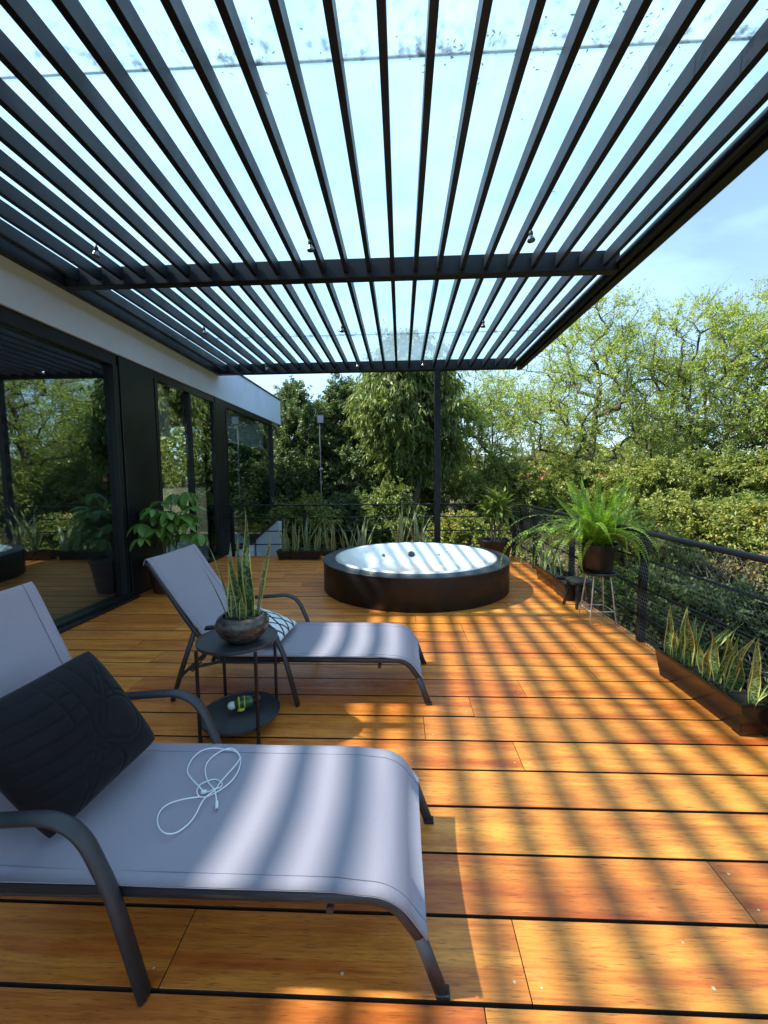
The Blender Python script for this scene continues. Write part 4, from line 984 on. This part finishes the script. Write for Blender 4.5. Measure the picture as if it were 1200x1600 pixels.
def tree(name, label, cat, group, base, h, crown, nattr, leaf, lmat, bark, style='airy', trunk_r=0.16, seed=1, lean=(0, 0), clear=0.3, stems=1, shellp=0.5):
    """crown = (rx, ry, z_lo, z_hi) relative to base; attractor points carry sprigs of leaves"""
    r = np.random.default_rng(seed); rx, ry, z0, z1 = crown; bx, by, bz = base
    A = []
    ph = r.uniform(0, 6, 6)
    while len(A) < nattr:
        p = r.uniform(-1, 1, 3); d = np.linalg.norm(p)
        if d > 1 or d < shellp * r.random(): continue
        lump = 0.92 + 0.30 * math.sin(3 * math.atan2(p[1], p[0]) + ph[0]) * (1 - abs(p[2])) + 0.18 * math.sin(4 * p[2] + 2 * p[0] + ph[1]) + 0.20 * math.sin(7 * p[0] + 5 * p[1] + ph[2])
        taper = 1.0
        if style == 'cone': taper = max(0.15, 0.85 - 0.55 * p[2])
        A.append((p[0] * rx * lump * taper + lean[0] * (p[2] + 1) / 2, p[1] * ry * lump * taper + lean[1] * (p[2] + 1) / 2, (z0 + z1) / 2 + p[2] * (z1 - z0) / 2 * (0.85 + 0.15 * lump)))
    A = np.array(A)
    # trunk(s)
    nodes = []; parent = []; 
    for s in range(stems):
        ang = 2 * PI * s / max(1, stems) + seed; sp = 0.0 if stems == 1 else 0.25
        prev = -1; top = z0 + (z1 - z0) * (0.35 if style != 'cone' else 0.85)
        for i in range(7):
            t = i / 6; nodes.append((math.cos(ang) * sp * (0.3 + 2.2 * t) + lean[0] * t * 0.4 + 0.10 * h / 7 * math.sin(t * 4 + seed + s) * t, math.sin(ang) * sp * (0.3 + 2.2 * t) + lean[1] * t * 0.4 + 0.08 * math.sin(t * 5 + seed) * t, -0.15 + (top + 0.15) * t))
            parent.append(prev); prev = len(nodes) - 1
    first_ok = 2
    order = np.argsort(A[:, 2] * 0.6 + np.hypot(A[:, 0], A[:, 1]))
    N = np.array(nodes); par = list(parent); isleaf = []; ends = []
    NL = [tuple(x) for x in nodes]
    arr = np.zeros((len(nodes) + nattr * 4, 3)); arr[:len(nodes)] = N; cnt = len(nodes)
    for ai in order:
        a = A[ai]; d = np.linalg.norm(arr[:cnt] - a, axis=1) + 0.9 * np.maximum(0, arr[:cnt, 2] - a[2] + 0.1 * h / 7)
        for k_ in range(cnt):
            if k_ < first_ok: d[k_] = 1e9
            else: break
        j = int(np.argmin(d)); b = arr[j].copy(); v = a - b; ln = np.linalg.norm(v); prev = j
        m = 3
        for q in range(1, m + 1):
            t = q / m; bow = math.sin(PI * t) * ln * (0.05 if style != 'droop' else 0.18)
            arr[cnt] = b + v * t + np.array([0, 0, bow]) + r.normal(0, 0.035 * ln, 3) * (q < m); par.append(prev); prev = cnt; cnt += 1
        ends.append(prev)
    arr = arr[:cnt]; par = np.array(par)
    load = np.zeros(cnt); load[ends] += 1
    for i in range(cnt - 1, -1, -1):
        if par[i] >= 0: load[par[i]] += load[i]
    rad = trunk_r * np.sqrt(np.maximum(load, 0.6) / max(1.0, load.max())) ; rad = np.maximum(rad, 0.006)
    # branch mesh: 5-sided frusta
    I = np.where(par >= 0)[0]; p0 = arr[par[I]]; p1 = arr[I]; r0 = np.minimum(rad[par[I]], rad[I] * 1.6); r1 = rad[I]
    d = unit(p1 - p0); ref = np.where(np.abs(d[:, 2:3]) < 0.9, np.array([[0, 0, 1.0]]), np.array([[1.0, 0, 0]])); u = unit(np.cross(d, ref)); w = np.cross(d, u); ns = 5
    V = np.empty((len(I), 2 * ns, 3))
    for k in range(ns):
        c, s_ = math.cos(2 * PI * k / ns), math.sin(2 * PI * k / ns); V[:, k] = p0 + (u * c + w * s_) * r0[:, None]; V[:, ns + k] = p1 + (u * c + w * s_) * r1[:, None]
    F = np.empty((len(I), ns, 4), int)
    for k in range(ns): k2 = (k + 1) % ns; F[:, k] = np.stack([np.arange(len(I)) * 2 * ns + x for x in (k, k2, ns + k2, ns + k)], 1)
    t = tag(empty(name, base), label, cat, group)
    link('trunk', raw_mesh('trunk', V.reshape(-1, 3), F.reshape(-1, 4), [bark]), t)
    # leaves on sprigs
    nsp, nlf, sl, LL, WW = leaf
    E = arr[ends]; k = len(E) * nsp; base_p = np.repeat(E, nsp, 0)
    dirs = unit(r.normal(size=(k, 3)) * np.array([1, 1, 0.8]) + 0.5 * unit(np.repeat(E - np.array([0, 0, (z0 + z1) / 2]), nsp, 0)) + np.array([0, 0, {'airy': 0.75, 'dense': 0.1, 'droop': -1.6, 'cone': 0.25}[style]]))
    sll = sl * r.uniform(0.5, 1.25, k)
    tpos = r.uniform(0.05, 1.0, (k, nlf)); P = base_p[:, None] + dirs[:, None] * (tpos * sll[:, None])[..., None]
    P[..., 2] -= (tpos ** 2) * sll[:, None] * (0.25 if style == 'airy' else 0.1)
    P = P.reshape(-1, 3) + r.normal(0, 0.02, (k * nlf, 3))
    D = unit(np.repeat(dirs, nlf, 0) * 0.7 + r.normal(size=(k * nlf, 3)) * 0.75 + np.array([0, 0, -0.25 if style != 'droop' else -1.2]))
    n = len(P); VV, FF = leaves_np(P, D, LL * r.uniform(0.6, 1.3, n), WW * r.uniform(0.7, 1.3, n), 0.1)
    if style == 'airy':   # thin twigs carrying the sprigs
        tw0 = base_p; tw1 = base_p + dirs * sll[:, None]; sd = unit(np.cross(dirs, r.normal(size=(k, 3)))) * 0.0045
        Q = np.stack([tw0 - sd, tw0 + sd, tw1 + sd * .4, tw1 - sd * .4], 1).reshape(-1, 3); QF = np.arange(4 * k).reshape(-1, 4)
        link('twigs', raw_mesh('twigs', Q, QF, [bark]), t)
    link('crown', raw_mesh('crown', VV, FF, [lmat]), t)
    return t

G1 = 'trees beyond the deck'
def at(px, Y): return ((px - 626) / 650 * Y, Y)
def T(label, px, Y, top_px, rx, ry, zlo_px, nattr, leaf, lmat, bark, style, tr, seed, name='tree', clear=0, **k):
    x, y = at(px, Y); gz = ground_z(x, y); top = 1.4 + (742 - top_px) / 650 * Y - gz; lo = 1.4 + (742 - zlo_px) / 650 * Y - gz
    return tree(name, label, name.replace('_', ' ').split()[-1] if name != 'tree' else 'tree', G1, (x, y, gz), top, (rx, ry, max(0.1, lo), top), nattr, leaf, lmat, bark, style, tr, seed, **k)
DN = (5, 34, 0.36, 0.082, 0.037); DR = (6, 18, 0.5, 0.16, 0.040); AI = (6, 18, 0.75, 0.085, 0.025); AI2 = (6, 20, 0.66, 0.082, 0.026)
# dark evergreens, left and centre
T('dark pointed evergreen tree just right of the white roof corner', 462, 12.6, 590, 1.3, 1.2, 800, 330, DN, 'leaf_dark', 'bark', 'cone', 0.14, 31, name='evergreen_tree')
T('dark evergreen tree behind the lamp post', 528, 13.4, 592, 1.6, 1.4, 820, 420, DN, 'leaf_dark', 'bark', 'cone', 0.15, 32, name='evergreen_tree')
T('dense dark tree seen past the house corner window', 395, 14.0, 640, 1.6, 1.5, 840, 300, DN, 'leaf_dark', 'bark', 'dense', 0.15, 33, name='evergreen_tree')
T('broad dark tree between lamp post and drooping tree', 575, 14.2, 582, 1.6, 1.3, 800, 420, DN, 'leaf_dark', 'bark', 'dense', 0.15, 34, name='evergreen_tree')
T('mid green tree with long drooping leaves left of the black post', 634, 11.4, 515, 1.45, 1.3, 740, 460, DR, 'leaf_mid', 'bark', 'droop', 0.10, 35, name='drooping_tree', stems=3)
T('leafy green bush under the drooping tree', 610, 10.2, 755, 0.75, 0.7, 870, 130, DN, 'leaf_mid', 'bark', 'dense', 0.05, 36, name='bush')
T('low bush at the left end of the far railing', 470, 9.8, 775, 0.75, 0.7, 880, 110, DN, 'leaf_olive', 'bark', 'dense', 0.05, 37, name='bush')
T('dark bush right of the lamp post foot', 545, 10.8, 770, 0.8, 0.8, 880, 120, DN, 'leaf_dark', 'bark', 'dense', 0.05, 38, name='bush')
T('dark tree filling the gap between the pointed evergreen and the lamp post', 500, 14.6, 625, 1.5, 1.2, 820, 330, DN, 'leaf_dark', 'bark', 'dense', 0.14, 61, name='evergreen_tree')
T('mid green tree behind the drooping tree', 660, 14.5, 588, 1.3, 1.2, 800, 320, DN, 'leaf_mid', 'bark', 'dense', 0.14, 62)
T('dark leafy shrub low between lamp post and drooping tree', 570, 12.2, 690, 1.1, 0.9, 840, 240, DN, 'leaf_dark', 'bark', 'dense', 0.06, 63, name='shrub')
T('dark leafy shrub low left of the lamp post', 450, 11.8, 700, 1.0, 0.9, 850, 220, DN, 'leaf_dark', 'bark', 'dense', 0.06, 64, name='shrub')
# airy yellow-green trees to the right
T('airy yellow green tree right behind the black post', 745, 12.6, 585, 1.5, 1.4, 790, 260, AI2, 'leaf_airy', 'bark', 'airy', 0.09, 41)
T('tall airy tree with dark spreading branches above the fern', 915, 13.6, 480, 2.6, 2.2, 745, 380, AI, 'leaf_airy', 'bark', 'airy', 0.15, 42)
T('tall airy tree right of the fern with a leaning trunk', 1065, 13.2, 486, 2.2, 2.0, 770, 380, AI2, 'leaf_airy', 'bark', 'airy', 0.15, 43)
T('large olive tree at the right edge reaching highest', 1190, 12.2, 445, 2.0, 2.0, 780, 420, AI2, 'leaf_airy', 'bark', 'airy', 0.15, 44)
T('olive green tree further back between post and fern', 830, 18.0, 600, 2.6, 2.0, 740, 170, AI2, 'leaf_olive', 'bark', 'airy', 0.12, 45)
T('olive green tree far behind the right hand trees', 1010, 19.0, 560, 3.0, 2.0, 745, 190, AI2, 'leaf_olive', 'bark', 'airy', 0.12, 46)
T('tree beyond the right edge of the view', 1330, 11.5, 480, 2.2, 2.0, 800, 320, AI2, 'leaf_airy', 'bark', 'airy', 0.2, 47)
T('dark thicket shrub low behind the tree above the fern', 890, 12.0, 722, 1.2, 1.0, 810, 170, DN, 'leaf_olive', 'bark', 'dense', 0.06, 48, name='shrub')
T('olive shrub low behind the right railing', 1000, 11.0, 722, 1.3, 1.0, 815, 190, DN, 'leaf_olive', 'bark', 'dense', 0.06, 49, name='shrub')
T('dark leafy shrub under the right edge tree', 1110, 11.2, 712, 1.3, 1.0, 800, 190, DN, 'leaf_mid', 'bark', 'dense', 0.06, 50, name='shrub')
T('olive shrub at the far right of the garden', 1200, 10.2, 705, 1.2, 1.0, 800, 180, DN, 'leaf_olive', 'bark', 'dense', 0.06, 51, name='shrub')
T('yellow green shrub between the post and the potted dracaena', 790, 11.4, 715, 1.1, 0.9, 810, 170, DN, 'leaf_olive', 'bark', 'dense', 0.06, 52, name='shrub')

# far wood behind everything
def far_wood():
    n = 60000; a = rng.uniform(R(30), R(150), n); d = rng.uniform(30, 40, n)
    x, y = d * np.cos(a), d * np.sin(a); top = 4.2 + 1.6 * np.sin(a * 13) + 1.2 * np.sin(a * 31 + 1) + 0.6 * np.sin(a * 67)
    top *= np.where(x > 0, 0.62, 0.8)
    z = rng.uniform(-0.5, 1, n) ** 1.0 * top + 0.5
    P = np.stack([x, y, z], 1); D = unit(rng.normal(size=(n, 3)))
    V, F = leaves_np(P, D, rng.uniform(0.25, 0.6, n), rng.uniform(0.15, 0.35, n))
    o = link('far_wood', raw_mesh('far_wood', V, F, ['leaf_olive'])); tag(o, 'distant olive green woodland closing the view behind the garden trees', 'woodland', kind='stuff')
far_wood()

def ground_cover():
    def patch(n, xr, yr, hmax, L, W, mat, name, label, cat, mask=None, dens=None):
        x = rng.uniform(*xr, n); y = rng.uniform(*yr, n)
        keep = ~((x > WX - 6) & (x < RX + 0.12) & (y < DY1 + 0.12) & (y > -2)) & ~((x < WX + 0.1) & (y < 11.4))
        if mask is not None: keep &= mask(x, y)
        x, y = x[keep], y[keep]; n = len(x)
        gz = np.array([ground_z(a, b) for a, b in zip(x, y)])
        lump = np.array([0.38 + 0.8 * noise.noise(Vector((a * 0.8, b * 0.8, 3))) + 0.75 * noise.noise(Vector((a * 1.9, b * 1.9, 9))) for a, b in zip(x, y)]); lump = np.clip(lump, 0.08, 1.5)
        z = gz + hmax * lump * rng.uniform(0.15, 1, n) ** 0.6
        P = np.stack([x, y, z], 1); D = unit(rng.normal(size=(n, 3)) + np.array([0, 0, 0.6]))
        V, F = leaves_np(P, D, L * rng.uniform(0.6, 1.3, n), W * rng.uniform(0.6, 1.3, n))
        o = link(name, raw_mesh(name, V, F, [mat])); return tag(o, label, cat, kind='stuff')
    patch(110000, (2.1, 13), (0.5, 13.5), 1.05, 0.075, 0.034, 'leaf_cover', 'ground_cover', 'mixed green ground cover on the bank beyond the right railing', 'ground cover')
    patch(60000, (-5, 4.5), (7.4, 14.0), 0.85, 0.085, 0.045, 'leaf_cover', 'ground_cover', 'mixed green ground cover behind the far railing', 'ground cover')
    patch(16000, (2.3, 8), (2.5, 9.5), 0.5, 0.16, 0.014, 'leaf_mid', 'grass', 'long grassy blades on the bank below the right railing', 'grass')
    fm = lambda x, y: np.array([noise.noise(Vector((a * 0.55, b * 0.55, 7))) > 0.02 for a, b in zip(x, y)])
    patch(12000, (4.2, 12), (4.0, 13), 1.12, 0.05, 0.04, 'leaf_flower', 'flowers', 'orange flowers scattered through the bank of green plants on the right', 'flowers', fm)
    patch(3000, (0.4, 3.5), (8.5, 12), 0.50, 0.055, 0.045, 'leaf_flower', 'flowers', 'orange flowers low behind the far railing right of the post', 'flowers', fm)
ground_cover()

def twig_tangle():
    n = 9000; x = rng.uniform(2.25, 9, n); y = rng.uniform(1.0, 12.5, n); gz = np.array([ground_z(a, b) for a, b in zip(x, y)])
    P = np.stack([x, y, gz + rng.uniform(0.0, 0.65, n) ** 1.3], 1); D = unit(rng.normal(size=(n, 3)) + np.array([0, 0, 0.5])); L = rng.uniform(0.2, 0.75, n)
    Sd = unit(np.cross(D, rng.normal(size=(n, 3)))) * 0.0045; E = P + D * L[:, None]
    V = np.stack([P - Sd, P + Sd, E + Sd * .4, E - Sd * .4], 1).reshape(-1, 3)
    tag(link('dry_twigs', raw_mesh('dry_twigs', V, np.arange(4 * n).reshape(-1, 4), ['twig'])), 'grey brown dry twigs tangled through the bank beyond the right railing', 'twigs', kind='stuff')
    for i, (px_, Y, top, rx, lm, lb) in enumerate([(1150, 8.2, 775, 0.8, 'leaf_mid', 'mid green shrub among the orange flowers on the bank'), (1010, 5.0, 900, 0.45, 'leaf_mid', 'low leafy shrub just below the wire railing post'), (1130, 4.4, 930, 0.45, 'leaf_dark', 'low dark shrub just below the wire railing')]):
        T(lb, px_, Y, top, rx, rx * 0.9, 1000, 110, (5, 30, 0.28, 0.075, 0.033), lm, 'bark', 'dense', 0.04, 80 + i, name='shrub')
def flowering(lb, px_, Y, top, rx, seed):
    t = T(lb, px_, Y, top, rx, rx * 0.9, 1000, 120, (5, 30, 0.28, 0.07, 0.032), 'leaf_olive', 'bark', 'dense', 0.04, seed, name='flowering_shrub')
    cr = [c for c in t.children if c.name.startswith('crown')][0]; me = cr.data; n = len(me.vertices); co = np.zeros(n * 3, np.float32); me.vertices.foreach_get('co', co); co = co.reshape(-1, 4, 3)[:, 2]
    sel = rng.permutation(len(co))[:len(co)]; nz = np.array([noise.noise(Vector(c) * 2.2) for c in co]); ctr = co.mean(0); sel = [i for i in sel if nz[i] > 0.03 and co[i][2] > ctr[2] - 0.1][:420]
    P = co[sel]; D = unit(rng.normal(size=(len(P), 3)) + np.array([0, -0.3, 0.6])); V, F = leaves_np(P, D, rng.uniform(0.03, 0.06, len(P)), rng.uniform(0.025, 0.05, len(P)))
    link('blossoms', raw_mesh('blossoms', V, F, ['leaf_flower']), t)
flowering('shrub with orange blossoms on the bank just right of the fern', 1030, 7.4, 772, 0.7, 201)
flowering('shrub with orange blossoms in the middle of the bank on the right', 1105, 7.2, 785, 0.75, 202)
flowering('shrub with orange blossoms at the right edge of the bank', 1185, 6.8, 790, 0.8, 203)
flowering('low shrub with orange blossoms seen between fern pot and railing post', 985, 6.6, 815, 0.5, 204)
flowering('low shrub with orange blossoms beyond the far railing right of the post', 725, 9.4, 800, 0.6, 205)
M['twig'] = simple('twig', (0.17, 0.14, 0.11), 0.9, 0, 0.3, 10)
twig_tangle()

# ---- garden lamp post, rocks, white wall, neighbour's roof
def garden_bits():
    x, y = -2.66, 12.0 * 1.0; gz = ground_z(-2.35, 11.2)
    l = tag(empty('lamp_post', (-2.17, 11.2, gz)), 'thin grey pole with a square floodlight against the dark evergreens', 'lamp post')
    H = 2.85 - gz
    MB().tube([(0, 0, 0), (0.0, 0, H)], 0.018, 8).obj('pole', 'metal_grey', l)
    h = MB().box(-0.06, 0.13, -0.05, 0.05, H, H + 0.23).obj('lamp_head', 'black_frame', l, bevel=0.008)
    MB().box(-0.045, 0.115, -0.056, -0.051, H + 0.02, H + 0.21).obj('lens', 'metal_grey', h)
    MB().tube([(-0.02, -0.02, H * 0.62), (0.06, -0.05, H * 0.63)], 0.03, 10).obj('sensor', 'white_paint', l)
    MB().box(-0.02, 0.05, -0.03, 0.03, H * 0.5, H * 0.53).obj('bracket', 'metal_grey', l)
    w = tag(empty('garden_wall', (0, 9.0, 0)), 'low white garden wall sloping beside the house beyond the far railing', 'wall')
    mb = MB(); pts = [(-3.19, -1.0), (-2.66, -1.0), (-2.66, 0.46), (-2.72, 0.46), (-3.19, 0.06)]
    for yy in (-0.09, 0.09): mb.v.extend([(px_, yy, z) for px_, z in pts])
    mb.f += [(0, 1, 2, 3, 4), (9, 8, 7, 6, 5)] + [(i, i + 5, (i + 1) % 5 + 5, (i + 1) % 5) for i in range(5)]
    mb.obj('wall_face', 'white_wall', w)
    mb = MB(); pts = [(-3.195, 0.063), (-2.72, 0.463), (-2.72, 0.50), (-3.195, 0.10)]
    for yy in (-0.12, 0.12): mb.v.extend([(px_, yy, z) for px_, z in pts])
    mb.f += [(0, 1, 2, 3), (7, 6, 5, 4)] + [(i, i + 4, (i + 1) % 4 + 4, (i + 1) % 4) for i in range(4)]
    mb.obj('coping', 'coping', w)
    rr = random.Random(2)
    spots = [(1.45, 12.6, 0.30), (1.8, 12.9, 0.24), (2.15, 12.6, 0.28), (1.65, 13.2, 0.3), (2.5, 13.0, 0.2)]
    lab = ['grey boulder just right of the black post', 'small grey boulder second in the row right of the post', 'grey boulder in the middle of the row right of the post', 'grey boulder at the back of the row right of the post', 'smallest grey boulder at the right end of the row']
    for (a, b, s), lb in zip(spots, lab):
        mb = MB(); n = 10
        for i in range(7):
            for k in range(n):
                th = PI * i / 6; ph = 2 * PI * k / n; d = Vector((math.sin(th) * math.cos(ph), math.sin(th) * math.sin(ph), math.cos(th) * 0.7)); q = 1 + 0.35 * noise.noise(d * 1.6 + Vector((a * 9, b, 0)))
                mb.v.append(tuple(d * s * q))
        for i in range(6):
            for k in range(n): k2 = (k + 1) % n; mb.f.append((i * n + k, (i + 1) * n + k, (i + 1) * n + k2, i * n + k2))
        o = mb.obj('boulder', 'rock', loc=(a, b, ground_z(a, b) + 0.35)); tag(o, lb, 'rock', 'boulders on the bank beyond the far railing')
    # neighbour: low house with red tiled roof deep in the garden (mostly seen as a reflection)
    n = tag(empty('neighbour_house', (11.0, 27.0, -0.55)), 'low house with a red tiled roof deep behind the garden trees', 'house')
    MB().box(-3, 3, -2, 2, -0.8, 0.9).obj('wall', 'white_wall', n)
    mb = MB(); mb.add([(-3.4, -2.4, 0.9), (3.4, -2.4, 0.9), (3.4, 2.4, 0.9), (-3.4, 2.4, 0.9), (-3.4, 0, 2.3), (3.4, 0, 2.3)], [(0, 1, 5, 4), (2, 3, 4, 5), (0, 4, 3), (1, 2, 5), (3, 2, 1, 0)]); mb.obj('roof', 'roof_tile', n)
garden_bits()
